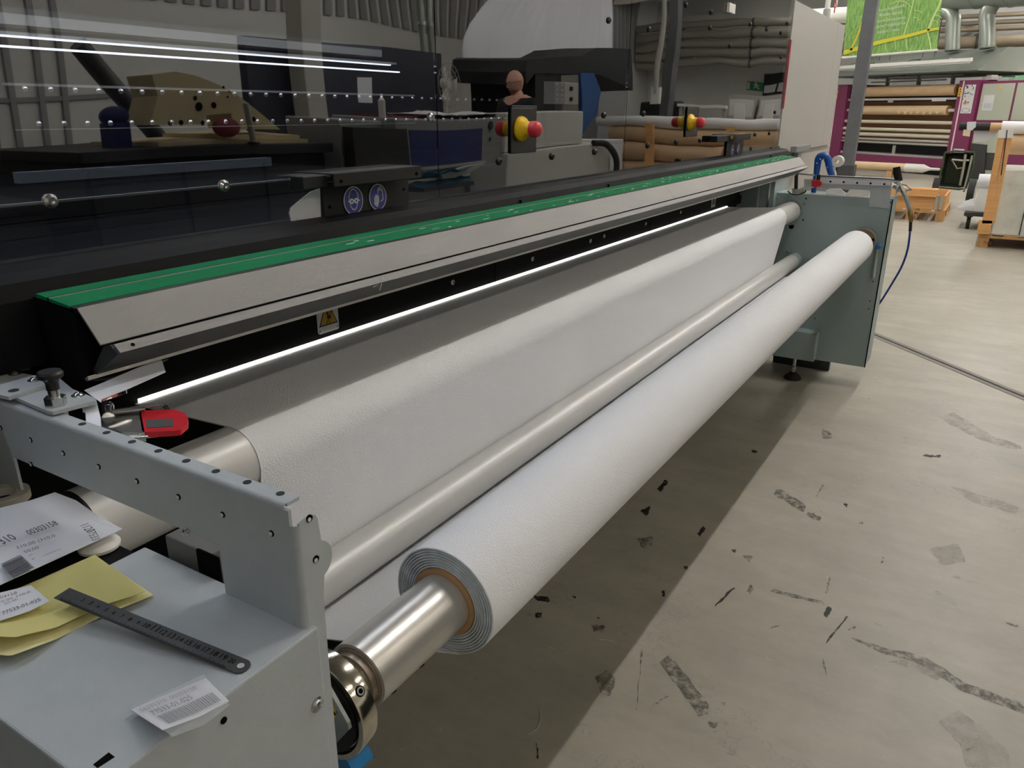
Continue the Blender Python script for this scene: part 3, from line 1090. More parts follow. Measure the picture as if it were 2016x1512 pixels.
lt.box(XA - 1.2, P('Y', 1.2, 820, 300).x, 1.3, 1.9, 1.17, 1.20, blackp)
lt.box(XA - 1.2, P('Y', 1.15, 640, 300).x, 1.14, 1.15, P('Y', 1.15, 200, 385).z - .003, P('Y', 1.15, 200, 385).z, alu)
part(lt, 'print_bed', pr)
# end cabinet
ec = MB()
c0, c1_ = 4.145, P('Y', GY, 1665, 47).x
zt = P('Y', GY, 1566, 0).z
zs = 1.138
ec.box(c0, c1_, GY, 2.35, zs, zt, greyb)
ec.box(c0, c1_ + .1, GY + .012, 2.35, .1, zs - .003, greyb)
xs_ = P('Y', GY, 1651, 43).x
ec.box(xs_, xs_ + .004, GY - .0006, GY + .01, zs, zt, mgrey)
part(ec, 'end_cabinet', pr, .003)
rh = MB()
a, b = P('Y', GY - .02, 1564, 78), P('Y', GY - .02, 1545, 214)
rh.box(a.x - .002, a.x + .006, GY - .008, GY - .001, b.z, a.z, mat('red_translucent_strip', 'c9575a', .5))
part(rh, 'hinge_strip', pr, .002, label='red vertical strip on the cabinet edge')
cb_ = MB()
a, b = P('Y', GY - .04, 1572, 297), P('Y', GY - .04, 1600, 287)
cb_.box(a.x, b.x, GY - .03, GY, a.z - .01, a.z + .022, mgrey)
cb_.box(a.x + .1, a.x + .18, GY - .02, GY, a.z - .12, a.z - .01, mgrey)
part(cb_, 'latch', pr, .002)

# ------------------------------------------------------------------ fabric roll and its shaft
XR0, XR1 = .639, 3.74


def tangent(A, sa, B, sb):
    dx, dy = B[0] - A[0], B[1] - A[1]
    D = math.hypot(dx, dy)
    th = math.atan2(dy, dx) - math.asin((sb * B[2] - sa * A[2]) / D)
    n_ = (-math.sin(th), math.cos(th))
    return (A[0] - sa * A[2] * n_[0], A[1] - sa * A[2] * n_[1]), (B[0] - sb * B[2] * n_[0], B[1] - sb * B[2] * n_[1])


def arc(C, p, q_, sgn, n_=14):
    a0, a1 = math.atan2(p[1] - C[1], p[0] - C[0]), math.atan2(q_[1] - C[1], q_[0] - C[0])
    if sgn > 0 and a1 < a0:
        a1 += 2 * PI
    if sgn < 0 and a1 > a0:
        a1 -= 2 * PI
    return [(C[0] + C[2] * math.cos(a0 + (a1 - a0) * k / n_), C[1] + C[2] * math.sin(a0 + (a1 - a0) * k / n_)) for k in range(n_ + 1)]


A1, A2, A3 = (R1[0], R1[1], R1[2] + .001), (R2[0], R2[1], R2[2] + .001), (RW[0], RW[1], RW[2])
S0 = (1.085, .9075)
p1 = tangent((S0[0], S0[1], 1e-6), 1, A1, 1)[1]
t1, t2 = tangent(A1, 1, A2, -1)
t3, t4 = tangent(A2, -1, A3, -1)
path = [S0, (1.06, .9095), (1.0, (S0[1] + (p1[1] - S0[1]) * .35 - .0015)), (.94, (S0[1] + (p1[1] - S0[1]) * .66 - .0015))] + arc(A1, p1, t1, 1) + arc(A2, t2, t3, -1) + [t4]
cols = 40
rows = []
for i in range(cols + 1):
    x = XR0 + (XR1 - XR0) * i / cols
    rows.append([(x, y, z + (.0012 * math.sin(x * 7 + y * 30) if 0.88 < y < 1.05 else 0)) for y, z in path])
roll = thing('fabric_roll', 'wide roll of white textured fabric on a cardboard core below the printer', 'fabric roll', None, (2.2, RW[0], RW[1] - RW[2]))
part(MB().grid(rows, white, True, .0018, (0, .2, 1)), 'fabric_web', roll)
wf = MB()
wf.cyl((XR0, RW[0], RW[1]), (XR1, RW[0], RW[1]), RW[2], white, n=96, caps=False)
part(wf, 'wound_fabric', roll)
for xe, sg in ((XR0, -1), (XR1, 1)):
    e = MB()
    prof = [(0, RW[2])]
    nl = 8
    for k in range(nl):
        r0 = RW[2] - (RW[2] - .0452) * k / nl
        r1 = RW[2] - (RW[2] - .0452) * (k + .75) / nl
        r2 = RW[2] - (RW[2] - .0452) * (k + .88) / nl
        jit = .0006 * math.sin(k * 5)
        prof += [(.0012 + jit, r0 - .0003), (.0016 + jit, (r0 + r1) / 2), (.0010 + jit, r1), (-.004, r2)]
    prof.append((-.004, .0452))
    e.lathe((xe, RW[0], RW[1]), (sg, 0, 0), prof, layer, 96)
    part(e, 'layer_edges', roll, label='grey stepped layer edges at the roll end')
cc = MB()
cc.ring((XR0 - .003, RW[0], RW[1]), (XR1 + .003, RW[0], RW[1]), .0452, .0387, card, 64)
part(cc, 'cardboard_core', roll)
shf = thing('winding_shaft', 'aluminium winding shaft with nickel ring clutch through the white fabric roll', 'shaft', None, (2.2, RW[0], RW[1] - .06))
YC, ZC = RW[0], RW[1]
s_ = MB()
s_.cyl((.484, YC, ZC), (3.86, YC, ZC), .0383, alu, n=64, capm=bronze)
s_.ring((.4825, YC, ZC), (.484, YC, ZC), .0383, .034, alu)
for xx in (.512, .562):
    an = math.radians(200)
    nrm = Vector((0, math.cos(an), math.sin(an)))
    nrm = Vector((0, -.55, -.835))
    s_.disc(Vector((xx, YC, ZC)) + nrm * .0378, nrm, .0048, hole, .001)
text_into(s_, 'HTCA', Vector((.606, YC, ZC)) + Vector((0, .025, .0286)) * 1.012, Vector((.628, YC, ZC)) + Vector((0, .025, .0286)) * 1.012, (0, .658, .753), mat('scratched_mark', 'dedad2', .4), 1.0, .0006)
text_into(s_, 'X 0', Vector((.574, YC, ZC)) + Vector((0, .0225, .0308)) * 1.012, Vector((.594, YC, ZC)) + Vector((0, .0225, .0308)) * 1.012, (0, .59, .807), mat('scratched_mark', 'dedad2', .4), 1.0, .0006)
part(s_, 'shaft_tube', shf)
hb = MB().lathe((.484, YC, ZC), (-1, 0, 0), [(0, .0335), (.004, .0335), (.004, .031), (.011, .031), (.011, .027), (.013, .0265), (.032, .0265), (.032, .028)], bronze, 56, False)
part(hb, 'hub', shf)
nr_ = MB()
nr_.lathe((.450, YC, ZC), (-1, 0, 0), [(0, .02), (0, .056), (.001, .0575), (.022, .0595), (.0235, .0585), (.0235, .053), (.019, .050), (.019, .02)], nickel, 72)
nr_.disc(Vector((.438, YC - .0578 * .80, ZC + .0578 * .60)), (0, -.80, .60), .0055, hole, .0015)
nr_.ring(Vector((.438, YC - .0575 * .80, ZC + .0575 * .60)), Vector((.438, YC - .060 * .80, ZC + .060 * .60)), .0042, .0026, chrome, 16)
part(nr_, 'clutch_ring', shf)
# far clutch
fr_ = MB()
fr_.lathe((3.86, YC, ZC), (1, 0, 0), [(0, .032), (.03, .032), (.03, .036), (.08, .036), (.08, .056), (.10, .0595), (.135, .0595), (.135, .02)], bronze, 48, False)
fr_.ring((3.945, YC, ZC), (3.99, YC, ZC), .0605, .054, nickel)
fr_.disc((3.939, YC - .045, ZC + .01), (-1, 0, 0), .006, hole, .001)
part(fr_, 'clutch_ring', shf)
a_ = MB()
a_.cyl((3.99, YC, ZC), (PX + .001, YC, ZC), .03, bronze, n=24)
part(a_, 'stub_axle', shf)
# bearing behind the near ring and its stickered block
bk = MB()
bk.lathe((.429, YC, ZC), (-1, 0, 0), [(0, .049), (.004, .049), (.006, .035), (.018, .035), (.018, 0)], blackp, 40)
part(bk, 'bearing', pr)
bz = MB()
q = [P('X', .405, u, v) for u, v in ((640, 1352), (645, 1354), (684, 1424), (687, 1437), (650, 1476), (640, 1450))]
bz.slab(q, .004, zinc)
bz.slab([P('X', .4045, u, v) for u, v in ((641, 1362), (650, 1376), (662, 1408), (650, 1424), (641, 1420))], .0005, ysafe)
for pts in (((645, 1382), (650, 1385), (654, 1391), (649, 1391)), ((654, 1400), (659, 1402), (662, 1408), (656, 1409)), ((646, 1417), (650, 1413), (656, 1416), (647, 1421)), ((642, 1366), (645, 1368), (646, 1373), (642, 1373))):
    bz.slab([P('X', .404, u, v) for u, v in pts], .0003, ink)
part(bz, 'bearing_block', pr, .0015, label='zinc block with a yellow and black sticker')

# ------------------------------------------------------------------ near side bracket of the printer
BX = .36
ZTOP = P('X', BX, 574, 1003).z + .001
ZL = P('X', BX, 431, 1072.6).z
YB = .42
BOXZ = P('Z', .935, 0, 0).z
yo0, yo1 = P('X', BX, 431, 1072).y, P('X', BX, 27, 904).y
sb = MB()
t3_ = .003
sb.box(BX, BX + t3_, YB + .005, 1.5, ZL, ZTOP - .004, grey)
sb.box(BX, BX + t3_, YB + .005, yo0, .25, ZL, grey)
fr_rows = [[(BX + .005 - .005 * math.cos(PI / 2 * k / 6), YB - .001 + .006 - .006 * math.sin(PI / 2 * k / 6), z) for k in range(7)] for z in (.25, ZTOP - .017)]
sb.grid(fr_rows, grey, True)
sb.box(BX, BX + t3_, yo1, 1.5, .25, ZL, grey)
# rounded fold and top flange
fold = []
for k in range(6):
    a_ = math.radians(90 * k / 5)
    fold.append((BX + .004 - .004 * math.cos(a_), ZTOP - .004 + .004 * math.sin(a_)))
yy0 = YB + .010
sb.add([(x, y, z) for y in (yy0, 1.5) for x, z in fold], [(i, i + 1, 7 + i, 6 + i) for i in range(5)], grey, True)
FX = P('Z', ZTOP, 602, 982).x
sb.box(BX + .004, FX, yy0, 1.5, ZTOP - t3_, ZTOP, grey)
# front flange with a rounded lobe
FR = .384
zf = ZTOP - .014
out = [(BX + .005, .25), (FR - .003, .25), (FR - .002, .90), (FR - .001, .955)]
lc, lr = (FR - .006, P('Y', YB, 643, 1092).z), .0185
for k in range(9):
    a_ = math.radians(-65 + 130 * k / 8)
    out.append((lc[0] + lr * math.cos(a_), lc[1] + lr * math.sin(a_)))
out += [(FR, zf - .006), (FR - .002, zf - .002), (FR - .006, zf), (BX + .005, zf - .003)]
sb.slab([Vector((x, YB - .001, z)) for x, z in out][::-1], t3_, grey)
for u, v in ((608.5, 1020.5), (621.5, 1100.5)):
    p = P('Y', YB - .001, u, v)
    sb.disc((p.x, YB - .0012, p.z), (0, -1, 0), .0032, hole)
    sb.disc((p.x - .0008, YB - .0018, p.z - .0005), (0, -1, 0), .0018, signwhite)
for u, v in ((162, 835), (210, 852), (260, 870), (312, 888), (367, 907.5), (425, 928), (487, 949.5), (552, 972)):
    p = P('Z', ZTOP, u, v)
    sb.disc((p.x, p.y, ZTOP + .0001), (0, 0, 1), .0035, mat('flange_hole', '25292b', .8), .0004)
for u, v in ((61, 866), (125, 892), (195, 918.5), (270, 947), (352, 978), (439, 1013), (535, 1050), (2, 842), (62, 914)):
    p = P('X', BX, u, v)
    sb.disc((BX - .0001, p.y, p.z), (-1, 0, 0), .0028, hole, .0004)
    sb.disc((BX - .0006, p.y + .0008, p.z - .0004), (-1, 0, 0), .0018, signwhite, .0003)
p = P('X', BX, 370, 1047)
sb.lathe((BX, p.y, ZL + .001), (-1, 0, -.3), [(0, .004), (.003, .004), (.005, .002), (.004, 0)], zinc, 12)
part(sb, 'side_bracket', pr)
# dark channel behind the bracket
dc = MB()
a_, b_ = P('X', .40, 345, 1040), P('X', .40, 450, 1140)
dch = MB()
dch.box(.375, .40, P('X', .39, 447, 1135).y, P('X', .39, 350, 1040).y, .70, P('X', .39, 345, 1038).z, mat('dark_channel_paint', '6b6a66', .5))
dch.box(.372, .376, P('X', .375, 444, 1140).y + .004, P('X', .375, 395, 1120).y, .72, P('X', .375, 440, 1100).z, hole)
part(dch, 'support_channel', pr, .003)
# adjuster plates on top
ZP = ZTOP + .006


def plate(pts, z, th, m, nm, bolts, extra=None):
    pl = MB().slab([P('Z', z, u, v) for u, v in pts], th, m)
    for u, v in bolts:
        c = P('Z', z, u, v)
        pl.lathe((c.x, c.y, z), (0, 0, 1), [(0, .0068), (.0008, .0068), (.001, .0052), (.0032, .0036), (.0038, .0018), (.0025, 0)], zinc, 20)
    if extra:
        for u, v in extra:
            c = P('Z', z, u, v)
            pl.disc((c.x, c.y, z + .0001), (0, 0, 1), .0052, dgrey, .0004)
    return part(pl, nm, pr, .0006)


plate([(-60, 760), (-10, 775), (17, 781), (92, 757), (75, 740), (26, 732), (-60, 700)], ZP + .004, .004, grey, 'adjuster_plate', [(30, 737), (68, 749)], [(27, 769)])
plate([(28, 781), (94, 809), (104, 810), (190, 788), (186, 783), (143, 766), (118, 745), (92, 757)], ZP, .004, grey, 'adjuster_plate', [(154, 779)])
c = P('Z', ZP, 111, 797)
kn = MB()
kn.cyl((c.x, c.y, ZP - .014), (c.x, c.y, ZP - .005), .009, alu, n=24)
kn.cyl((c.x, c.y, ZP), (c.x, c.y, ZP + .009), .0105, zinc, n=6, smooth=False)
kn.cyl((c.x, c.y, ZP + .009), (c.x, c.y, ZP + .020), .0056, zinc, n=16)
part(kn, 'adjuster_bolt', pr, .0008)
kn = MB().lathe((c.x, c.y, ZP + .017), (0, 0, 1), [(0, .0062), (.007, .0062), (.010, .0075), (.013, .0115), (.017, .0122), (.0195, .0105), (.020, 0)], blackp, 28)
part(kn, 'adjuster_knob', pr)
# black corner sheet under the overhang
part(MB().slab([P('Z', ZP - .008, u, v) for u, v in ((40, 728), (75, 722), (120, 724), (170, 748), (250, 742), (330, 706), (330, 690), (160, 690), (50, 700))], .002, dgrey), 'corner_sheet', pr)
# toggle clamp near
ZT_ = ZTOP - .026


def Q(u, v, z=ZT_):
    return P('Z', z, u, v)


tc_ = MB()
tc_.slab([Q(200, 806), Q(275, 800), Q(285, 852), (Q(240, 850)), Q(200, 838)], .010, zinc)
tc_.cyl(Q(213, 822), Q(213, 806) + Vector((0, 0, .004)), .0065, zinc, n=16)
tc_.cyl(Q(210, 804, ZT_ + .004), Q(222, 803, ZT_ + .004), .0058, chrome, n=16)
tc_.cyl(Q(222, 812, ZT_ + .004), Q(285, 805, ZT_ + .004), .003, zinc, n=12)
tc_.tube(bez([Q(228, 808, ZT_ - .002), Q(290, 800, ZT_ - .002), Q(322, 799, ZT_ - .002), Q(331, 808, ZT_ - .002)], 8), .0022, chrome, 8)
tc_.tube(bez([Q(250, 862, ZT_ - .002), Q(300, 858, ZT_ - .006), Q(328, 852, ZT_ - .006), Q(335, 842, ZT_ - .006)], 8), .0022, chrome, 8)
tc_.slab([Q(198, 772, ZT_ + .02), Q(228, 757, ZT_ + .02), Q(250, 760, ZT_ + .02), Q(249, 768, ZT_ + .02), Q(200, 784, ZT_ + .02)], .004, chrome)
part(tc_, 'toggle_clamp', pr, .0008)
gr = MB().slab([Q(274, 812), Q(279, 808), Q(343, 806), Q(362, 812), Q(370, 822), Q(369, 834), Q(355, 846), Q(345, 848), Q(283, 851), Q(279, 847)], .006, redp)
o = part(gr, 'clamp_grip', pr, .0025, label='red plastic grip of the near toggle clamp')
o2 = MB().slab([Q(287, 826, ZT_ + .0005), Q(341, 824, ZT_ + .0005), Q(341, 839, ZT_ + .0005), Q(289, 842, ZT_ + .0005)], .0006, mat('grip_inlay', '4a4745', .6))
part(o2, 'grip_inlay', o)
tp = MB().slab([P('Z', ZTOP + .004, u, v) for u, v in ((166, 768), (196, 756), (317, 704), (326, 732), (250, 766), (200, 785), (199, 792), (182, 780))], .0006, paper)
tp.slab([P('Z', ZTOP - .004, u, v) for u, v in ((160, 795), (190, 789), (198, 822), (200, 848), (170, 838), (168, 812), (163, 810))], .001, paper)
single(tp, 'masking_tape', 'strip of white masking tape stuck across the printer corner above the red clamp', 'tape')
# roller end cap (black) seen under the beam
part(MB().lathe((.4115, R1[0], R1[1]), (-1, 0, 0), [(0, .0485), (.002, .0485), (.002, .02), (.008, .018), (.008, 0)], blackp, 48), 'roller_end_cap', pr)

# ------------------------------------------------------------------ motor housing, black top, papers
BZ = .935
c_r, c_b, c_l, c_f = P('Z', BZ, 629, 1230), P('Z', BZ, 285, 1076), P('Z', BZ, 0, 1416), P('Z', BZ, 124, 1509)
bx0, bx1, by0, by1 = c_l.x, c_r.x, YB - .006, c_b.y
mh = MB()
mh.box(bx0, bx1 - .002, by0, by1, .32, BZ, grey)
part(mh, 'drive_housing', pr, .0018, label='light grey sheet metal housing beside the winding shaft')
mh2 = MB()
p = P('Y', by0, 622, 1389)
mh2.lathe((bx1 - .012, by0, p.z), (0, -1, 0), [(0, .0072), (.0006, .0072), (.0012, .0055), (.003, .0042), (.0035, .0022), (.0018, .0015), (.0018, 0)], zinc, 24)
part(mh2, 'housing_screw', pr)
mh2 = MB()
p = P('Y', by0, 440, 1418)
mh2.disc((p.x, by0 - .0001, p.z), (0, -1, 0), .0028, hole)
part(mh2, 'round_hole', pr)
mh2 = MB()
q = [P('Z', BZ + .0002, u, v) for u, v in ((183, 1505), (192, 1512), (226, 1490), (214, 1481))]
mh2.slab(q, .0006, hole)
part(mh2, 'square_hole', pr)
bt = MB().box(-.5, BX - .001, by1 + .0005, 1.6, .3, BZ - .001, black)
part(bt, 'black_worktop', pr, .001)
bf = MB().slab([P('X', .44, u, v) for u, v in ((655, 1484), (668, 1480), (684, 1500), (700, 1530), (655, 1540))], .03, mat('blue_enamel', '1d72a8', .35))
part(bf, 'motor_cover', pr, .003, label='blue enamelled cover below the clutch ring')


def patch(mb, top, bot, z, m, hf, n=26, k=12, th=.0006):
    T, B = resamp(top, n), resamp(bot, n)
    rows_ = []
    for j in range(k + 1):
        t = j / k
        r_ = []
        for i in range(n):
            u, v = T[i][0] + (B[i][0] - T[i][0]) * t, T[i][1] + (B[i][1] - T[i][1]) * t
            h_ = hf(i / (n - 1), t)
            p_ = P('Z', z + h_, u, v)
            r_.append(p_)
        rows_.append(r_)
    return mb.grid(rows_, m, True, th)


# white mouse-like pads under the sheet
for nm, (u, v), sx, sy, lab in (('desk_puck', (196, 1076), .019, .019, 'round white plastic puck under the edge of the delivery note'), ('tape_roll', (8, 985), .024, .020, 'off-white roll of tape lying behind the delivery note')):
    c = P('Z', BZ, u, v)
    m_ = MB()
    if nm == 'desk_puck':
        m_.lathe((c.x, c.y, BZ), (0, 0, 1), [(0, 0), (0, sx), (.003, sx * 1.02), (.006, sx * .9), (.0075, sx * .6), (.008, 0)], whitep, 36)
    else:
        m_.ring((c.x, c.y, BZ), (c.x, c.y, BZ + .009), .026, .013, mat('tape_buff', 'b9b4a6', .6), 36)
    single(m_, nm, lab, 'tape' if nm == 'tape_roll' else 'puck')
# delivery note
ZS = BZ + .016
sheet = thing('delivery_note', 'white printed delivery note 00303158 curling over the black worktop', 'paper', None, tuple(P('Z', BZ, 80, 1060)))
m_ = MB()
patch(m_, [(-170, 1046), (0, 1000), (60, 985), (108, 969)], [(-120, 1215), (0, 1151), (120, 1096), (241, 1041)], ZS, paper, lambda s, t: .004 * math.sin(s * PI) * (1 - t))
part(m_, 'sheet', sheet)
m_ = MB()
patch(m_, [(108, 969), (150, 985), (200, 1020), (224, 1034)], [(108.5, 1000), (150, 1010), (200, 1030), (222, 1036)], ZS + .0003, paper, lambda s, t: 0)
part(m_, 'corner_fill', sheet)
m_ = MB()


def tx(s, u0, v0, u1, v1, m=ink, z=ZS + .0055, hs=1.0):
    text_into(m_, s, P('Z', z, u0, v0), P('Z', z, u1, v1), (0, 0, 1), m, hs)


tx('00303158', 58, 1054, 116, 1033, hs=2.5)
tx('31310', -14, 1081, 35, 1061, hs=2.5)
tx('310,00 (310,0', 34, 1082, 110, 1057, inkg, hs=1.5)
tx('50,00', 50, 1090, 78, 1080, inkg, hs=1.5)
tx('PRINTED', -12, 1082, 14, 1074, inkg)
tx('ST:', 58, 1096, 67, 1092, inkg)
tx('P:', 66, 1103, 72, 1100, inkg)
tx('0232230010', 85, 1096, 121, 1082, inkg)
tx('77533', 170, 1046, 182, 1066, inkg)
tx('1120', 158, 1036, 172, 1050, ink)
a_, b_ = P('Z', ZS + .0055, 40, 1093), P('Z', ZS + .0055, 66, 1118)
up_ = P('Z', ZS + .0055, 0, 1112) - a_
m_.slab([P('Z', ZS + .0048, u, v) for u, v in ((2, 1110), (42, 1093), (68, 1117), (22, 1133))], .0003, mat('barcode_ground', 'a9abb0', .7))
bars_into(m_, a_, b_, up_, 16, inkg, 3)
part(m_, 'print', sheet, label='black printed numbers and bar code')
# yellow folded paper
yl = thing('yellow_paper_bag', 'creased yellow paper folder with a white label lying on the grey housing', 'folder', None, tuple(P('Z', BZ, 140, 1190)))
m_ = MB()
patch(m_, [(-40, 1176), (0, 1175), (60, 1150), (130, 1118), (187, 1094)], [(-30, 1285), (20, 1291), (110, 1258), (210, 1208), (302, 1171)], BZ + .001, yellowl, lambda s, t: .0035 * math.sin(s * 9) * t * t + (.006 * (1 - s) * t), 40, 14, .0005)
part(m_, 'back_leaf', yl)
m_ = MB()
patch(m_, [(-40, 1172), (0, 1172), (60, 1148), (130, 1117), (187, 1092)], [(-30, 1252), (30, 1254), (110, 1235), (200, 1192), (286, 1164)], BZ + .0045, yellow, lambda s, t: .004 * math.sin(s * 7 + 1) * t * t * (1 if t > .5 else .3) + (.011 * (1 - s) * t * t) + .0016, 40, 14, .0005)
part(m_, 'front_leaf', yl)
zl = BZ + .0145
m_ = MB()
m_.slab([P('Z', zl, u, v) for u, v in ((-30, 1174), (61, 1152), (97, 1183), (58, 1203), (0, 1222), (-30, 1232))], .0003, paper)


def tx2(s, u0, v0, u1, v1, m=ink, z=zl, hs=1.0):
    text_into(m_, s, P('Z', z, u0, v0), P('Z', z, u1, v1), (0, 0, 1), m, hs, .0004)


tx2('77533-01-025', 6, 1211, 81, 1183, inkg, hs=1.5)
tx2('00303158', -20, 1186, 34, 1169, mat('brown_ink', '9a8478', .6), hs=1.2)
tx2('310.00 310.0', -10, 1192, 60, 1167, mat('pale_ink', '9a9a9c', .6))
tx2('50.00', 10, 1191, 36, 1181, mat('pale_ink', '9a9a9c', .6))
part(m_, 'paper_label', yl, label='white label printed 77533-01-025')
# steel ruler
zr = BZ + .0185
rl_ = MB()
e0, e1, f1, f0 = P('Z', zr, 134, 1160), P('Z', BZ + .001, 499, 1303), P('Z', BZ + .001, 478, 1331), P('Z', zr, 109, 1173.5)
ax_ = ((e1 + f1) / 2 - (e0 + f0) / 2)
Lr = ax_.length
ax_.normalize()
sd = (e0 - f0)
sd = (sd - ax_ * sd.dot(ax_)).normalized()
wr_ = .0075
O_ = (e0 + f0) / 2
nrr = ax_.cross(sd).normalized()
if nrr.z < 0:
    nrr = -nrr
pts = [O_ - sd * wr_, O_ + sd * wr_, O_ + ax_ * (Lr - .006) + sd * wr_]
for k in range(1, 7):
    a_ = math.radians(90 - 30 * k + 0)
    a_ = PI / 2 - PI * k / 7
    pts.append(O_ + ax_ * (Lr - .0065 + .0065 * math.cos(a_)) + sd * wr_ * math.sin(a_))
pts.append(O_ + ax_ * (Lr - .006) - sd * wr_)
vs_ = pts if nrr.dot((pts[1] - pts[0]).cross(pts[2] - pts[1])) > 0 else pts[::-1]
rl_.slab(vs_, .0008, steel)
rl_.disc(O_ + ax_ * (Lr - .007), nrr, .0028, alu, .0003)
for k in range(0, 200):
    c_ = O_ + ax_ * (.006 + (Lr - .022) * k / 199) + nrr * .0003
    h_ = .0042 if k % 10 == 0 else (.003 if k % 5 == 0 else .0018)
    a0 = c_ - sd * wr_
    rl_.add([a0, a0 + ax_ * .0003, a0 + ax_ * .0003 + sd * h_, a0 + sd * h_], [(0, 1, 2, 3)], hole)
for k in range(2, 21):
    c_ = O_ + ax_ * (.006 + (Lr - .022) * k / 20)
    text_into(rl_, str(k), c_ - ax_ * (.0028 if k > 9 else .0012) - sd * .001, c_ + ax_ * (.0028 if k > 9 else .0012) - sd * .001, nrr, hole, 1.0, .0003)
single(rl_, 'steel_ruler', 'thin dark steel ruler marked to 20 lying partly on the yellow folder', 'ruler')
# label in a sleeve at the edge
sl = thing('barcode_label', 'curled white bar code label 77533-01-025 in a clear sleeve at the housing edge', 'label', None, tuple(P('Z', BZ, 350, 1390)))
m_ = MB()
zz_ = BZ + .0015


def hl(s, t):
    return .011 * (1 - s) ** 2 * (.3 + t) * .8 + .001


patch(m_, [(257, 1397), (330, 1366), (405, 1335)], [(320, 1437), (390, 1412), (451, 1380)], zz_, paper, hl, 24, 10, .0004)
part(m_, 'label_paper', sl)


def LP(s, t, dz=.0012):
    T, B = resamp([(257, 1397), (330, 1366), (405, 1335)], 60), resamp([(320, 1437), (390, 1412), (451, 1380)], 60)
    x_ = min(58.999, max(0, s * 59))
    i = int(x_)
    f_ = x_ - i
    T0 = [T[i][k] + (T[i + 1][k] - T[i][k]) * f_ for k in (0, 1)]
    B0 = [B[i][k] + (B[i + 1][k] - B[i][k]) * f_ for k in (0, 1)]
    u, v = T0[0] + (B0[0] - T0[0]) * t, T0[1] + (B0[1] - T0[1]) * t
    return P('Z', zz_ + hl(s, t) + dz, u, v)


m_ = MB()
text_on(m_, '77533-01-025', LP, .13, .68, .28, .44, inkg)
text_on(m_, '06231310  00303158', LP, .07, .82, .08, .20, mat('pale_ink', '9a9a9c', .6))
for k in range(46):
    s0 = .14 + .78 * k / 46
    wv = (.006, .010, .004, .013)[(k * 7) % 4]
    m_.add([LP(s0, .5), LP(s0 + wv, .5), LP(s0 + wv + .01, .86), LP(s0 + .01, .86)], [(0, 1, 2, 3)], inkg)
part(m_, 'print', sl)
m_ = MB()
patch(m_, [(259, 1391), (330, 1360), (401, 1327)], [(340, 1450), (400, 1428), (452, 1388)], zz_ + .003, film, hl, 16, 8, .0003)
part(m_, 'clear_sleeve', sl)

# ------------------------------------------------------------------ beyond the printer, seen directly
# calender press
LO, LU, LN = Vector((19.99, .91, 0)), Vector((.58, .815, 0)), Vector((-.815, .58, 0))
LM = Matrix(((LU.x, LN.x, 0, LO.x), (LU.y, LN.y, 0, LO.y), (0, 0, 1, 0), (0, 0, 0, 1)))


def L3(s, off, z):
    return LM @ Vector((s, off, z))


def PL(off, u, v):
    q = P('X', 10, u, v)
    d = q - Vector((0, 0, H))
    t = ((LO + LN * off).dot(LN)) / (d.x * LN.x + d.y * LN.y)
    p = Vector((0, 0, H)) + d * t
    return ((Vector((p.x, p.y, 0)) - LO).dot(LU), p.z)


lam = thing('calender_press', 'plum and grey calender press with kraft paper rolls under an extraction hood', 'press', None, tuple(L3(1.7, -.5, 0)))
part(MB().box(-.38, .10, -1.2, .12, 0, 1.98, purple, LM), 'side_tower', lam, .01)
part(MB().box(3.19, 3.53, -1.2, .12, 0, 1.98, purple, LM), 'side_tower', lam, .01)
m_ = MB()
m_.box(-2.6, -.38, -1.2, .05, 0, 1.95, purple, LM)
m_.box(-1.12, -.42, .05, .062, 1.19, 1.90, panelg, LM)
m_.box(-1.88, -1.17, .05, .062, 1.19, 1.90, panelg, LM)
m_.box(-1.12, -.42, .05, .06, .1, 1.14, panelg, LM)
m_.box(-1.1, -.45, .06, .064, .2, .55, dgrey, LM)
part(m_, 'switch_cabinet', lam, .004)
part(MB().box(-.03, .0, .12, .13, .5, 1.97, mat('pink_white_edge', 'e6d3d6', .5), LM), 'edge_strip', lam)
part(MB().box(3.50, 3.53, .12, .13, .3, 1.97, mat('pink_white_edge', 'e6d3d6', .5), LM), 'edge_strip', lam)
m_ = MB()
m_.box(-.31, -.06, .12, .128, 1.32, 1.89, signwhite, LM)
rn = random.Random(3)
for k in range(22):
    s, z = -.28 + .2 * rn.random(), 1.50 + .36 * rn.random()
    d_ = rn.choice((.012, .018, .03))
    m_.box(s, s + d_, .128, .131, z, z + d_ * rn.choice((.8, 1.6)), rn.choice((ink, ink, inkg)), LM)
m_.box(-.17, -.10, .128, .132, 1.50, 1.55, mat('orange_label', 'd8753a', .5), LM)
c = Vector((-.185, .129, 1.38))
for rr, mm, dz in ((.10, inkg, 0), (.085, signwhite, .001)):
    pts = [LM @ Vector((c.x + rr * math.cos(2 * PI * k / 24), c.y + .001 + dz, c.z + rr * .42 * math.sin(2 * PI * k / 24))) for k in range(24)]
    m_.slab(pts, .0006, mm)
part(m_, 'control_panel', lam)
m_ = MB()
for s, z in ((.03, 1.70), (.03, 1.80), (3.5, 1.70), (3.5, 1.80)):
    m_.box(s - .02, s + .05, .12, .126, z - .04, z + .045, ysafe, LM)
    m_.box(s + .005, s + .025, .126, .128, z - .02, z + .02, ink, LM)
part(m_, 'warning_label', lam)
a_ = PL(.06, 1943, 186)
m_ = MB().box(-.73, -.50, .062, .066, 1.38, 1.68, signwhite, LM)
m_.box(-.70, -.53, .066, .068, 1.42, 1.52, mat('pale_print', 'c0c4ce', .6), LM)
part(MB().box(-.33, -.08, .13, .135, .44, .60, signwhite, LM), 'notice_sheet', lam)
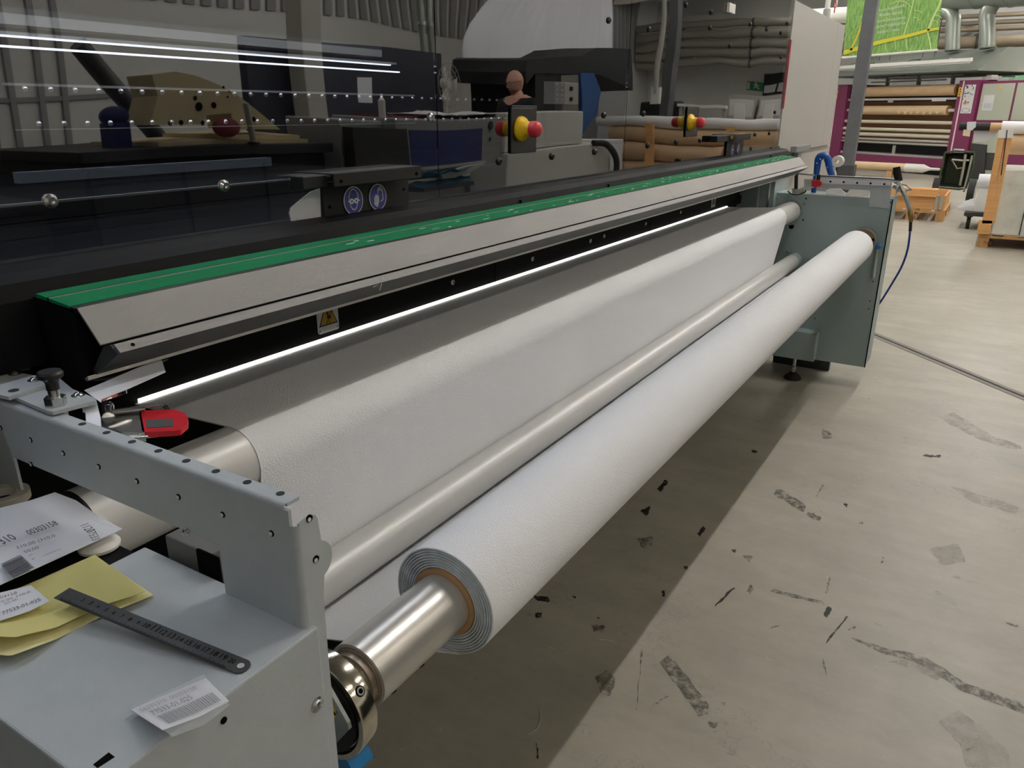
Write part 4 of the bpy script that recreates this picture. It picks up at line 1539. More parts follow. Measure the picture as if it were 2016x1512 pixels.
m_.slab([LM @ Vector((-.86, .067, 1.80)), LM @ Vector((-.78, .067, 1.80)), LM @ Vector((-.82, .067, 1.88))], .002, ysafe)
part(m_, 'notice_sheet', lam)


def lroll(nm, s0, s1, off, z, r, m, cm=None, par=lam, label=None):
    o_ = MB().cyl(L3(s0, off, z), L3(s1, off, z), r, m, n=28, capm=cm or m)
    return part(o_, nm, par, label=label)


lroll('upper_paper_roll', .22, 3.0, -.02, 1.80, .118, kraft, card, label='shiny kraft paper roll on top')
lroll('roll_shaft', .06, 3.2, -.02, 1.80, .035, dgrey)
lroll('lower_paper_roll', .32, 2.95, .0, 1.38, .10, kraftl, card, label='pale kraft roll with torn edge')
lroll('roll_shaft', .08, 3.3, .0, 1.38, .035, signwhite)
m_ = MB()
for k in range(7):
    s = .5 + k * .17
    m_.slab([LM @ Vector((s - .05, .101, 1.36)), LM @ Vector((s + .09, .101, 1.36)), LM @ Vector((s + .03, .103, 1.30 - .01 * (k % 3)))], .002, kraftl)
part(m_, 'torn_edge', lam)
for z, r, off in ((1.12, .038, .03), (.95, .036, .05), (.83, .042, .02), (.72, .03, .04), (.65, .026, .06)):
    o_ = MB().cyl(L3(.10, off, z), L3(3.25, off, z), r, alu if z < .75 else mat('cream_roller', 'd9d3be', .4), n=20, capm=dgrey)
    part(o_, 'guide_roller', lam)
m_ = MB().box(.12, 3.2, -.3, -.28, .62, 1.62, brownp, LM)
m_.box(.12, 3.2, -.30, -.27, 1.58, 1.72, rubber, LM)
m_.box(.12, 3.2, -.9, -.4, .4, .66, darkcloth, LM)
part(m_, 'back_sheet', lam)
m_ = MB().box(.1, 3.2, .0, .05, 1.60, 1.645, alu, LM)
m_.box(.4, .75, .05, .06, 1.57, 1.64, signwhite, LM)
m_.box(1.8, 1.95, .05, .06, 1.55, 1.62, greyb, LM)
part(m_, 'cross_rail', lam)
m_ = MB().box(.1, 3.25, -.3, .10, .18, .36, purple, LM)
m_.box(.1, 3.25, -.35, .06, .36, .41, greyb, LM)
m_.box(1.55, 1.62, .0, .04, .41, .60, greyb, LM)
m_.box(-.2, 3.5, -1.1, -.1, 0, .18, rubber, LM)
part(m_, 'base_beam', lam, .006)
# clutter on top of the press
for s, z, d_, m2, nm, lb_ in ((-.72, 1.95, .12, greyb, 'junction_box', 'small grey box with a green edge on top of the plum cabinet'), (-.35, 1.98, .10, signwhite, 'paper_stack', 'white papers lying on top of the plum tower'), (-1.08, 1.95, .12, mat('mint_box', '7fbf8f', .6), 'tool_case', 'mint green case on top of the plum cabinet')):
    m_ = MB().box(s - d_, s + d_, -.4, -.1, z, z + .07, m2, LM)
    m_.box(s - d_ * .6, s + d_ * .6, -.35, -.15, z + .07, z + .1, m2 if nm != 'junction_box' else green, LM)
    single(m_, nm, lb_, 'box' if 'box' in nm or 'case' in nm else 'paper', None, .004)
m_ = MB()
for z, s0, s1 in ((2.02, 1.0, 3.1), (2.07, .9, 2.3), (2.11, .6, 2.9)):
    m_.box(s0, s1, -.6, -.54, z, z + .03, greyb, LM)
for s in (.8, 1.7, 2.6):
    m_.box(s, s + .04, -.62, -.52, 1.7, 2.14, mgrey, LM)
part(m_, 'top_rails', lam)

# hood
hd = thing('extraction_hood', 'grey sheet metal extraction hood over the plum press', 'hood', None, tuple(L3(1.3, -.7, 2.13)))
sA, sB = 3.75, PL(.35, 1924, 141)[0]
sT, zT = PL(-.8, 1986, 92)
zb0, zb1, zt1 = 2.15, 2.27, zT
V_ = [LM @ Vector(p) for p in ((sA, .35, zb0), (sB, .35, zb0), (sB, -2.4, zb0), (sA, -2.4, zb0), (sA, .35, zb1), (sB, .35, zb0 + .01), (sB, -2.4, zb0 + .01), (sA, -2.4, zb1), (sA - .3, -.8, zt1), (sT, -.8, zt1), (sT, -1.3, zt1), (sA - .3, -1.3, zt1))]
m_ = MB().add(V_, [(0, 1, 5, 4), (1, 2, 6, 5), (2, 3, 7, 6), (3, 0, 4, 7), (4, 5, 9, 8), (5, 6, 10, 9), (6, 7, 11, 10), (7, 4, 8, 11), (8, 9, 10, 11)], hoodm)
m_.box(sB, sA, .34, .37, zb0 - .02, zb0 + .01, dgrey, LM)
for s in (2.4, 2.1, 1.2, .9):
    m_.cyl(L3(s, .05, 2.48), L3(s, .05, 2.60), .006, dgrey, n=6)
for s0, z0, s1, z1 in ((2.75, 2.32, 2.75, 2.46), (2.75, 2.46, 2.95, 2.46), (1.75, 2.33, 1.75, 2.48), (1.75, 2.48, 1.5, 2.48), (1.5, 2.48, 1.5, 2.36)):
    def hp(s, z):
        return L3(s, .35 - (z - zb1) / (zt1 - zb1) * 1.15 + .02, z)
    m_.tube([hp(s0, z0), hp(s1, z1)], .007, dgrey, 5)
part(m_, 'hood_sheet', hd)
for nm, s_list in (('suspension_rod', (3.2, 1.5, -.6)),):
    m_ = MB()
    for s in s_list:
        m_.cyl(L3(s, -.7, zt1 - .02), L3(s, -.7, CZ - .02), .012, dgrey, n=8)
    part(m_, nm, hd)
tl_ = MB().box(-.3, 3.7, .36, .42, 2.33, 2.40, whitep, LM)
tl_.cyl(L3(-.28, .39, 2.31), L3(3.68, .39, 2.31), .017, signwhite, n=10)
for s in (.2, 1.5, 2.8):
    tl_.box(s, s + .02, .2, .40, 2.36, 2.42, greyb, LM)
o_ = part(tl_, 'tube_lamp', hd, label='white unlit tube fitting along the hood front')
# exhaust ducts
dt = thing('exhaust_duct', 'wide grey exhaust pipe with two bends dropping into the hood', 'duct', None, tuple(L3(0, -.55, 2.6)))
def DD(u, v, off=-.55):
    s, z = PL(off, u, v)
    return L3(s, off, z)
a0, a1 = DD(1850, -14), DD(2100, -32)
m_ = MB().cyl(a0 + (a0 - a1) * .2, a0 + (a1 - a0) * 1.3, .36, ductm, n=36)
for k in (.35, .62, .8):
    c_ = a0 + (a1 - a0) * k
    dn = (a1 - a0).normalized()
    m_.cyl(c_, c_ + dn * .03, .372, ductm, n=36)
part(m_, 'main_pipe', dt)
for ut, ub, r in ((1868, 1876, .15), (1948, 1944, .155)):
    c_t, c_b = DD(ut - (22 if ut < 1900 else -6), 8), DD(ub, 60)
    c_e = L3(PL(-.55, ub, 94)[0], -.55, zt1 - .01)
    m_ = MB().tube(bez([c_t, DD(ub - 1, 30), c_b, c_e], 8), r, ductm, 24)
    m_.cyl(c_e, c_e + Vector((0, 0, .03)), r * 1.12, ductm, n=24)
    part(m_, 'down_pipe', dt)
# pipes along the far wall
pls = (((68, 93), 23.3), ((50, 60), 23.6), ((38, 47), 23.7), ((24, 33), 23.6))
for i, ((ya, yb), X_) in enumerate(pls):
    pa, pb = P('X', X_, 1985, ya), P('X', X_, 1985, yb)
    r = (pa.z - pb.z) / 2
    zc = (pa.z + pb.z) / 2
    m_ = MB().cyl((X_, -.9, zc), (X_, 5.6, zc), r, rust, n=28)
    for y in (-.5, 1, 3, 5):
        m_.box(X_ - .03 + r, 24.48, y, y + .05, zc - .03, zc + .03, dgrey)
        m_.ring((X_, y, zc), (X_, y + .05, zc), r + .012, r, dgrey, 28)
    single(m_, 'service_pipe', ('fat brown service pipe, lowest on the far wall above the press', 'thin brown service pipe just above the fat one on the far wall', 'brown service pipe third up from the fat one on the far wall', 'highest brown service pipe under the ceiling of the far wall')[i], 'pipe', 'pipes along the far wall')
for i, (ya, yb) in enumerate(((116, 131), (96, 114), (78, 95), (57, 76), (38, 55))):
    X_ = 23.2
    pa, pb = PM('X', X_, 1450, ya), PM('X', X_, 1450, yb)
    r, zc = (pa.z - pb.z) / 2, (pa.z + pb.z) / 2
    m_ = MB().cyl((X_, -7.9, zc), (X_, -1.0, zc), r, mat('grey_brown_duct', '8e8a80', .5, 0, .08, 1.5), n=28)
    for y in (-7, -4.5, -2):
        m_.box(X_ + r * .6, 24.48, y, y + .05, zc - .03, zc + .03, dgrey)
        m_.ring((X_, y, zc), (X_, y + .05, zc), r + .012, r, dgrey, 28)
    single(m_, 'air_duct', '%s of the fat grey-brown ducts stacked on the far wall above the exit sign' % ('lowest', 'second lowest', 'middle', 'second highest', 'highest')[i], 'duct', 'stacked ducts on the far wall')
# banner
BXX = 14.6
bn = thing('leaf_banner', 'green hanging banner printed with a leaf, yellow midrib and white lettering', 'banner', None, tuple(P('X', BXX, 1750, 105)))
bmat = mat('leaf_print', '8fc258', .6)
nt = bmat.node_tree
tcn = nt.nodes.new('ShaderNodeTexCoord')
mpn = nt.nodes.new('ShaderNodeMapping')
mpn.inputs['Scale'].default_value = (1, 9, 1.6)
mpn.inputs['Rotation'].default_value = (.35, 0, 0)
nn = nt.nodes.new('ShaderNodeTexNoise')
nn.inputs['Scale'].default_value = 5
nn.inputs['Detail'].default_value = 9
nn.inputs['Roughness'].default_value = .7
rp = nt.nodes.new('ShaderNodeValToRGB')
rp.color_ramp.elements[0].position, rp.color_ramp.elements[1].position = .38, .62
rp.color_ramp.elements[0].color, rp.color_ramp.elements[1].color = lin('5b8a3e'), lin('9ac46c')
nt.links.new(tcn.outputs['Object'], mpn.inputs[0])
nt.links.new(mpn.outputs[0], nn.inputs['Vector'])
nt.links.new(nn.outputs['Fac'], rp.inputs['Fac'])
nt.links.new(rp.outputs[0], nt.nodes['Principled BSDF'].inputs['Base Color'])


def B(u, v, dx=0.0):
    return P('X', BXX - dx, u, v)


m_ = MB().slab([B(1674, -70), B(1864, -90), B(1844.5, 97), B(1660, 112)], .01, bmat)
part(m_, 'banner_cloth', bn)
m_ = MB().tube([B(1657, 114), B(1846, 98.5)], .018, whitep, 8)
part(m_, 'bottom_rod', bn)
m_ = MB()
vy, vl = mat('vein_yellow', 'd2cb3c', .6), mat('vein_pale', 'c2d98c', .6)


def vein(pts, w0, w1, m):
    q_ = bez([B(u, v, .012) for u, v in pts], 6)
    n_ = len(q_)
    top, bot = [], []
    for i, p_ in enumerate(q_):
        d_ = (q_[min(i + 1, n_ - 1)] - q_[max(i - 1, 0)])
        nn_ = Vector((0, -d_.z, d_.y)).normalized()
        w_ = w0 + (w1 - w0) * i / n_
        top.append(p_ + nn_ * w_)
        bot.append(p_ - nn_ * w_)
    m_.grid([top, bot], m, False, .003, (1, 0, 0))


vein([(1661, 104), (1700, 92), (1740, 81), (1790, 70), (1827, 60), (1848, 56)], .035, .018, vy)
vein([(1675, 99), (1688, 70), (1700, 38), (1712, 0), (1722, -40)], .018, .01, vy)
vein([(1827, 60), (1838, 32), (1850, 8), (1862, -30)], .018, .01, vl)
vein([(1826, 62), (1830, 80), (1833, 97)], .012, .008, vl)
vein([(1779, 70), (1788, 40), (1796, 12), (1803, -20)], .008, .006, vl)
vein([(1783, 74), (1786, 98)], .007, .005, vl)
vein([(1794, 14), (1784, 5), (1770, 2), (1752, 8)], .005, .004, vl)
vein([(1762, 78), (1763, 98)], .005, .004, vl)
vein([(1742, 82), (1744, 101)], .005, .004, vl)
vein([(1770, 2), (1764, 14)], .005, .004, vl)
for u, v, du in ((1845, 20, 14), (1841, 30, 14), (1836, 40, 12), (1800, 20, 16), (1797, 34, 14), (1704, 30, -12), (1698, 50, -12), (1690, 70, -12)):
    vein([(u, v), (u + du * .5, v + 1), (u + du, v + 6)], .004, .003, vl)
part(m_, 'leaf_veins', bn)
for s, u0, v0, u1, v1 in (('Keine Ausgabend &', 1731, 23, 1781, 13), ('Kunden dies auf', 1732, 32.5, 1776, 26), ('unseren Drucktowern,', 1722, 45.5, 1785, 36), ('unsere Produktion ist', 1721, 56, 1783, 47), ('pattern - Ideen', 1728, 66, 1771, 60)):
    m_ = MB()
    text_into(m_, s, B(u0, v0, .016), B(u1, v1, .016), (-1, 0, 0), signwhite, 1.25, .002)
    part(m_, 'lettering', bn)
m_ = MB()
for u in (1680, 1850):
    p_ = B(u, -60)
    m_.cyl(p_, (p_.x, p_.y, CZ - .02), .006, zinc, n=6)
part(m_, 'hanging_cord', bn)
# square post
p_t, p_b = P('X', 13, 1712, 0), P('X', 13, 1667, 325)
yc = (p_t.y + p_b.y) / 2
ps = thing('support_post', 'dark grey square steel post standing in front of the green banner', 'post', None, (13.08, yc, 0))
m_ = MB()
vs = []
for (yy, z) in ((p_b.y, 0), (p_t.y - .03, CZ)):
    for dx, dy in ((0, -.088), (.17, -.088), (.17, .088), (0, .088)):
        vs.append((13 + dx, yy + dy, z))
m_.add(vs, [(0, 1, 5, 4), (1, 2, 6, 5), (2, 3, 7, 6), (3, 0, 4, 7), (4, 5, 6, 7), (3, 2, 1, 0)], postm)
part(m_, 'post_shaft', ps, .008)
zc_ = P('X', 13, 1667, 325).z
m_ = MB().box(12.97, 13.2, p_b.y - .115, p_b.y + .115, 0, zc_, mat('post_collar_paint', '3e3f41', .6))
part(m_, 'post_collar', ps, .006)
# tube on the floor in front of the press
fr_t = thing('paper_tube', 'long pale kraft tube lying on the floor in front of the plum press', 'tube', None, (19.1, 2.2, 0))
A_, B_ = Vector((19.3, 3.2, .22)), Vector((18.9, 1.72, .22))
m_ = MB().cyl(A_, B_, .085, kraftl, n=20, capm=card)
part(m_, 'tube_body', fr_t)
m_ = MB().lathe(B_, B_ - A_, [(0, .088), (.36, .088), (.42, .06), (.5, .03), (.68, .028), (.70, 0)], whitep, 20)
part(m_, 'white_end', fr_t, label='white plastic wrapped end')
for k in (.1, .8):
    c_ = A_.lerp(B_, k)
    part(MB().box(c_.x - .12, c_.x + .12, c_.y - .05, c_.y + .05, 0, .137, woodl), 'wooden_block', fr_t)


def pallet(nm, lab, x0, x1, y0, y1, mark=None):
    """euro style pallet: front faces -x"""
    t = thing(nm, lab, 'pallet', None, ((x0 + x1) / 2, (y0 + y1) / 2, 0))
    b_ = MB()
    for k in range(3):
        yy = y0 + (y1 - y0 - .1) * k / 2
        b_.box(x0, x1, yy, yy + .1, 0, .022, woodl)
    part(b_, 'bottom_board', t)
    for k in range(3):
        for j in range(3):
            yy = y0 + (y1 - y0 - .1) * k / 2
            xx = x0 + (x1 - x0 - .14) * j / 2
            part(MB().box(xx, xx + .14, yy, yy + .1, .022, .1, woodl), 'spacer_block', t, .002)
    b_ = MB()
    for j in range(3):
        xx = x0 + (x1 - x0 - .1) * j / 2
        b_.box(xx, xx + .1, y0, y1, .1, .122, woodl)
    for k in range(5):
        yy = y0 + (y1 - y0 - .12) * k / 4
        b_.box(x0, x1, yy, yy + .12, .122, .144, woodl)
    part(b_, 'deck_board', t, .002)
    return t


ct = thing('pallet_crate', 'hinged pine collar crate on a pallet beside the grey side panel', 'crate', None, (11.9, .9, 0))
PT = pallet('pallet', 'wooden pallet under the hinged pine crate', 11.5, 12.7, .5, 1.3)
m_ = MB()
for z0, z1 in ((.146, .235), (.238, .33)):
    m_.box(11.5, 11.52, .54, 1.3, z0, z1, wood)
    m_.box(12.5, 12.52, .54, 1.3, z0, z1, wood)
    m_.box(11.52, 12.5, .52, .54, z0, z1, wood)
    m_.box(11.52, 12.5, 1.28, 1.3, z0, z1, wood)
m_.box(11.44, 11.46, .62, 1.34, .31, .40, wood)
m_.box(11.46, 11.6, .62, 1.34, .39, .41, wood)
part(m_, 'side_boards', ct, .002)
m_ = MB()
for y in (.545, .60):
    m_.box(11.488, 11.5, y, y + .035, .15, .33, zinc)
    for z in (.17, .2, .23, .26, .29, .32):
        m_.cyl((11.482, y + .017, z), (11.488, y + .017, z), .008, chrome, n=8)
m_.box(11.49, 11.50, .60, .70, .325, .345, whitep)
part(m_, 'hinge', ct)
# mav pallet with wrapped stack
pallet('pallet', 'wooden pallet branded MAV under the film-wrapped stack', 9.5, 10.7, -.95, .06)
m_ = MB()
text_into(m_, 'MAV)', Vector((9.4985, .005, .035)), Vector((9.4985, -.075, .035)), (-1, 0, 0), mat('burnt_mark', '6b4a2a', .7), 1.3, .0005)
ob = part(m_, 'brand_mark', [o for o in COL.objects if o.get('label') == 'wooden pallet branded MAV under the film-wrapped stack'][0])
m_ = MB()
rows = []
rn = random.Random(9)
x0, x1, y0, y1 = 9.52, 10.6, -.92, -.03


def wr_pt(a, z):
    n_ = 48
    a = a % 1
    per = [(x0, y1), (x0, y0), (x1, y0), (x1, y1)]
    k = a * 4
    i = int(k) % 4
    f_ = k - int(k)
    p_, q_ = per[i], per[(i + 1) % 4]
    x, y = p_[0] + (q_[0] - p_[0]) * f_, p_[1] + (q_[1] - p_[1]) * f_
    w_ = noise.noise(Vector((x * 9, y * 9, z * 9))) * .035
    r_ = .97 if z > .72 else 1
    cx, cy = (x0 + x1) / 2, (y0 + y1) / 2
    return Vector((cx + (x - cx) * (r_ + w_), cy + (y - cy) * (r_ + w_), z))


for z in [.146 + .64 * k / 14 for k in range(15)]:
    rows.append([wr_pt(i / 48, z) for i in range(49)])
m_.grid(rows, wrapm)
m_.add([wr_pt(i / 48, .786) for i in range(48)], [tuple(range(48))], wrapm)
wp = thing('wrapped_stack', 'cream stack wrapped in crumpled clear film on the MAV pallet', 'stack', None, (10, -.5, .146))
part(m_, 'film_wrap', wp)
m_ = MB().box(9.50, 9.503, -.30, -.29, .15, .79, rubber)
part(m_, 'black_strap', wp)
m_ = MB().box(9.515, 9.53, -.02, .05, .15, .27, mat('cardboard_flap', 'd8c8a4', .7))
part(m_, 'corner_board', wp)
# timber frame with rolls
tf = thing('roll_rack', 'pair of strapped pine uprights holding kraft rolls behind the wrapped stack', 'rack', None, (10.9, -.9, 0))


def up(y, x=9.46):
    u_ = MB()
    u_.add([(x, y + .05, .15), (x, y - .045, .15), (x, y - .115, 1.16), (x, y + .0, 1.16), (x + .05, y + .05, .15), (x + .05, y - .045, .15), (x + .05, y - .115, 1.16), (x + .05, y, 1.16)],
           [(0, 1, 2, 3), (7, 6, 5, 4), (0, 4, 5, 1), (1, 5, 6, 2), (2, 6, 7, 3), (3, 7, 4, 0)], wood)
    return u_


# the rack stands beside the stack, uprights at both ends
for y in (.03, -1.86, -.88):
    u_ = up(y, 9.42 if y > 0 else 10.9)
    if y > 0:
        u_ = MB()
        t_, b_ = P('X', 9.44, 1983, 258), P('X', 9.44, 1942, 438)
        for du in (0, 15):
            u_.slab([P('X', 9.44, 1967 + du, 258), P('X', 9.44, 1980 + du, 258), P('X', 9.44, 1947 + du * .75, 440), P('X', 9.44, 1933 + du * .9, 440)], .05, wood)
        u_.box(9.44, 9.49, b_.y - .05, b_.y + .07, .146, b_.z + .02, wood)
        part(u_, 'upright', tf)
        c_ = MB()
        for du in (0, 15):
            c_.slab([P('X', 9.435, 1966 + du, 256), P('X', 9.435, 1981 + du, 256), P('X', 9.435, 1979 + du, 272), P('X', 9.435, 1964 + du, 272)], .06, whitep)
        c_.slab([P('X', 9.43, 1982, 256), P('X', 9.43, 1984, 256), P('X', 9.43, 1972, 345), P('X', 9.43, 1970, 345)], .004, rubber)
        part(c_, 'white_cap', tf)
    else:
        u_ = MB().box(9.48, 9.53, y - .05, y + .05, 0, 1.17, wood)
        part(u_, 'upright', tf)
rolls = []
for i, (y0, y1, x_, z_, r_, m2, lab) in enumerate((
        (-.02, -2.5, 9.64 + .12, 1.035, .105, kraft, 'topmost brown kraft roll in the timber rack under the white fabric roll'),
        (-1.0, -2.45, 9.70, .83, .10, kraft, 'second brown kraft roll from the top in the timber rack'),
        (-1.0, -2.4, 9.70, .63, .10, kraft, 'third brown kraft roll from the top in the timber rack'),
        (-1.0, -2.4, 9.70, .43, .10, kraft, 'fourth brown kraft roll from the top in the timber rack'),
        (-1.0, -2.4, 9.70, .23, .10, kraft, 'lowest brown kraft roll in the timber rack'))):
    m_ = MB().cyl((x_, y0, z_), (x_, y1, z_), r_, m2, n=28, capm=card)
    single(m_, 'kraft_roll', lab, 'roll', 'kraft rolls in the timber rack')
wrl = thing('white_roll', 'long white wrapped fabric roll with a black end lying on top of the kraft rolls', 'fabric roll', None, (9.75, -1.2, 1.14))
rows = []
for i in range(60):
    y = .06 - 2.75 * i / 59
    rows.append([Vector((9.72 + (.064 + .006 * noise.noise(Vector((a * .7, y * 4, 1)))) * math.cos(2 * PI * a / 20), y, 1.195 + (.064 + .006 * noise.noise(Vector((a * .7, y * 4, 5)))) * math.sin(2 * PI * a / 20))) for a in range(21)])
m_ = MB().grid(rows, mat('white_film_roll', 'e9e7e6', .4), True)
part(m_, 'film_wrapping', wrl)
m_ = MB().cyl((9.72, .44, 1.2), (9.72, .16, 1.2), .04, rubber, n=24)
part(m_, 'black_end', wrl)
m_ = MB().cyl((9.72, .16, 1.2), (9.72, -.1, 1.2), .041, mat('tan_core', 'c9a777', .6), n=24)
part(m_, 'cardboard_core', wrl)
m_ = MB().slab([P('X', 9.66, u, v) for u, v in ((1904, 240), (1922, 239), (1921, 250), (1913, 257), (1903, 255))], .004, paper)
m_.slab([P('X', 9.665, u, v) for u, v in ((1897, 255), (1911, 256), (1909, 269), (1895, 267))], .004, mat('cream_label', 'e3d9b8', .7))
part(m_, 'roll_label', wrl, label='white label hanging from the black end')
# things under the white roll
m_ = MB().slab([P('X', 9.75, u, v) for u, v in ((1917, 256), (1966, 258), (1955, 272), (1938, 279), (1917, 280))], .01, paper)
single(m_, 'paper_sheet', 'white paper sheet hanging under the black end of the white roll', 'paper')
m_ = MB()
for u, v, r in ((1937, 357, .085),):
    c_ = P('X', 11.0, u, v)
    m_.cyl((11.0, c_.y + .06, c_.z), (11.0, c_.y - .12, c_.z), r, paper, n=24)
    m_.box(10.9, 11.1, c_.y - .1, c_.y + .04, c_.z - r - .26, c_.z - r + .01, film2)
single(m_, 'white_reel', 'white paper reel end between the crate and the timber upright', 'roll')
cs = MB()
c_ = P('X', 11.0, 1912, 409)
rr = .075
cs.cyl((11.0, c_.y + .02, rr), (11.0, c_.y - .02, rr), rr, rubber, n=24)
cs.cyl((11.0, c_.y + .024, rr), (11.0, c_.y - .024, rr), rr * .55, greyb, n=18)
cs.box(10.96, 11.04, c_.y - .035, c_.y + .035, rr * 2 - .01, rr * 2 + .01, dgrey)
cs.box(10.9, 11.7, c_.y - .30, c_.y + .06, rr * 2 + .01, rr * 2 + .05, dgrey)
single(cs, 'trolley', 'dark trolley frame with one rubber castor beside the pine crate', 'trolley')
bg = MB()
rows = []
for j in range(9):
    for_ = []
    for i in range(17):
        a = PI * i / 16
        rad = .26 * math.sin(PI * (j + .4) / 9.5) + .03
        for_.append(Vector((11.2 + math.cos(a) * rad * .7, c_.y - .05 - .06 * j + .2 + 0, .21 + math.sin(a) * rad * (.55 + .3 * noise.noise(Vector((i * .6, j * .7, 2)))))))
    rows.append(for_)
bg.grid(rows, film2, True, .004)
single(bg, 'plastic_bag', 'crumpled translucent plastic sheet lying on the trolley', 'bag')
q_ = [PL(.09, u, v) for u, v in ((1912, 282), (1942, 285), (1936, 352), (1903, 352))]
part(MB().slab([L3(s_0, .09, z_0) for s_0, z_0 in q_], .03, dgrey), 'lower_panel', lam, label='dark grey lower cabinet panel')
# wheelbarrow standing on its nose
WXX = 13.3
wb = thing('wheelbarrow', 'dark green wheelbarrow tub standing upright beside the plum press', 'wheelbarrow', None, tuple(P('X', WXX, 1880, 392)))


def W(u, v, dx=0):
    return P('X', WXX + dx, u, v)


outer = [W(1862, 303), W(1880, 300), W(1916, 302), W(1912, 330), W(1900, 368), W(1888, 370), W(1850, 367), W(1855, 340)]
inner = [W(1868, 308, .3), W(1882, 306, .3), W(1903, 308, .3), W(1902, 330, .3), W(1893, 360, .3), W(1886, 362, .3), W(1858, 360, .3), W(1862, 335, .3)]
m_ = MB()
n_ = 8
m_.add(outer + inner, [(i, (i + 1) % n_, n_ + (i + 1) % n_, n_ + i) for i in range(n_)] + [tuple(range(n_, 2 * n_))], dgreen)
o2_ = [o + Vector((-.005, 0, 0)) + (o - sum(outer, Vector()) / 8).normalized() * .02 for o in outer]
m_.tube(o2_ + [o2_[0]], .014, mat('green_rim', '3b4a33', .5), 8)
part(m_, 'tub', wb)
m_ = MB()
sil = mat('scratched_tube', 'a8a89c', .4, .4)
m_.tube([W(1874, 314, -.03), W(1893, 316, -.03), W(1908, 316, -.03)], .014, sil, 8)
m_.tube([W(1901, 304, -.05), W(1897, 330, -.05), W(1890, 365, -.05)], .018, sil, 8)
m_.tube([W(1914, 306, -.05), W(1905, 345, -.05), W(1897, 378, -.05)], .014, sil, 8)
m_.tube([W(1874, 314, -.03), W(1884, 332, -.02), W(1897, 330, -.05)], .010, sil, 8)
part(m_, 'frame_tube', wb)
for u in (1840, 1910):
    c_ = W(u, 372)
    m_ = MB().cyl((WXX + .05, c_.y + .03, .21), (WXX + .05, c_.y - .06, .21), .21, rubber, n=28)
    m_.cyl((WXX + .05, c_.y + .035, .21), (WXX + .05, c_.y - .065, .21), .11, greyb, n=20)
    part(m_, 'wheel', wb)
# hoist chain and hook with white pipe near the banner
m_ = MB()
for k in range(26):
    p_ = P('X', 12.0, 1643, 20) + Vector((0, 0, k * .06))
    if p_.z > CZ - .05:
        break
    a_ = PI / 2 * (k % 2)
    m_.tube([p_ + Vector((math.cos(a_) * .014 * math.cos(t), math.sin(a_) * .014 * math.cos(t), .034 * math.sin(t))) for t in [2 * PI * j / 10 for j in range(11)]], .006, mat('chain_red', 'a43434', .5), 5)
single(m_, 'hoist_chain', 'red hoist chain hanging near the green banner', 'chain')
m_ = MB()
p_ = P('X', 16.0, 1655, 30)
m_.cyl((16.0, p_.y + .5, p_.z), (16.0, p_.y - .35, p_.z), .13, whitep, n=24)
m_.cyl((16.0, p_.y + .1, p_.z), (16.0, p_.y + .1, CZ), .02, greyb, n=8)
single(m_, 'white_pipe', 'short white air pipe hanging beside the top of the green banner', 'pipe')
m_ = MB()
p_ = P('X', 11.0, 1631, 0)
m_.cyl((11, p_.y, p_.z - .12), (11, p_.y, CZ - .05), .03, whitep, n=12)
m_.cyl((11, p_.y, p_.z - .2), (11, p_.y, p_.z - .1), .045, greyb, n=12)
single(m_, 'air_drop', 'white vertical air pipe hanging behind the grey end cabinet', 'pipe')
# steel roof beams
for i, x in enumerate((9.0, 15.5, 21.5)):
    m_ = MB().box(x, x + .16, WY0 + .05, WY1, 4.16, 4.22, whitep)
    m_.box(x + .06, x + .10, WY0 + .05, WY1, 4.22, 4.50, whitep)
    m_.box(x, x + .16, WY0 + .05, WY1, 4.50, 4.548, whitep)
    struct(m_, 'trim_%d' % (4 + i))

# ------------------------------------------------------------------ air gun and small things on the far panel
ag = thing('air_gun', 'silver air gun with a black foam grip and brass coupling hanging on the side panel', 'air gun', None, tuple(P('X', 4.22, 1780, 400)))


def G(u, v, dx=0):
    return P('X', 4.22 + dx, u, v)


m_ = MB().tube([G(1765, 329), G(1766, 340), G(1770, 357)], [.016, .0185, .0165], mat('foam_black', '131313', .95, bump=.6, bscale=300), 14)
part(m_, 'foam_sleeve', ag)
m_ = MB()
m_.tube([G(1770, 357), G(1774, 370), G(1782, 384)], [.008, .010, .012], zinc, 12)
m_.tube([G(1780, 378), G(1786, 395), G(1791, 413)], [.011, .011, .009], zinc, 12)
m_.tube([G(1772, 360), G(1784, 365), G(1794, 374), G(1780, 378)], .004, zinc, 8)
m_.tube([G(1758, 366), G(1772, 374), G(1782, 377)], .009, mat('clear_body', 'aab4c4', .15, .2), 10)
m_.tube([G(1772, 379), G(1793, 374)], .005, chrome, 8)
part(m_, 'gun_body', ag)
m_ = MB().tube([G(1791, 412), G(1792, 418), G(1794, 430), G(1793, 437)], [.008, .0125, .0115, .008], mat('brass', 'a3854f', .35, .8), 14)
part(m_, 'brass_coupling', ag)
m_ = MB().tube([G(1793, 436), G(1792, 455)], .0075, rubber, 12)
part(m_, 'strain_relief', ag)
m_ = MB().tube(bez([G(1792, 453), G(1787, 490), G(1775, 525), G(1755, 560), G(1735, 592, .02), G(1715, 620, .08)], 8), .005, hosec, 10)
part(m_, 'hose', ag)
m_ = MB().tube([G(1757, 356, -.02), G(1766, 362), G(1776, 366)], .005, chrome, 8)
m_.box(4.10, 4.215, YF - .004, YF + .0, G(1757, 356).z - .06, G(1757, 356).z + .002, zinc)
m_.tube([(4.2, YF - .002, G(1757, 356).z), G(1757, 356, -.02)], .006, chrome, 8)
part(m_, 'hook', ag)
# blue jaw clamp and tape roll on the panel top
jc = thing('cable_arch', 'blue plastic arched clamp standing behind the slotted rail', 'clamp', None, tuple(P('X', 4.16, 1620, 342)))


def J(u, v):
    return P('X', 4.16, u, v)


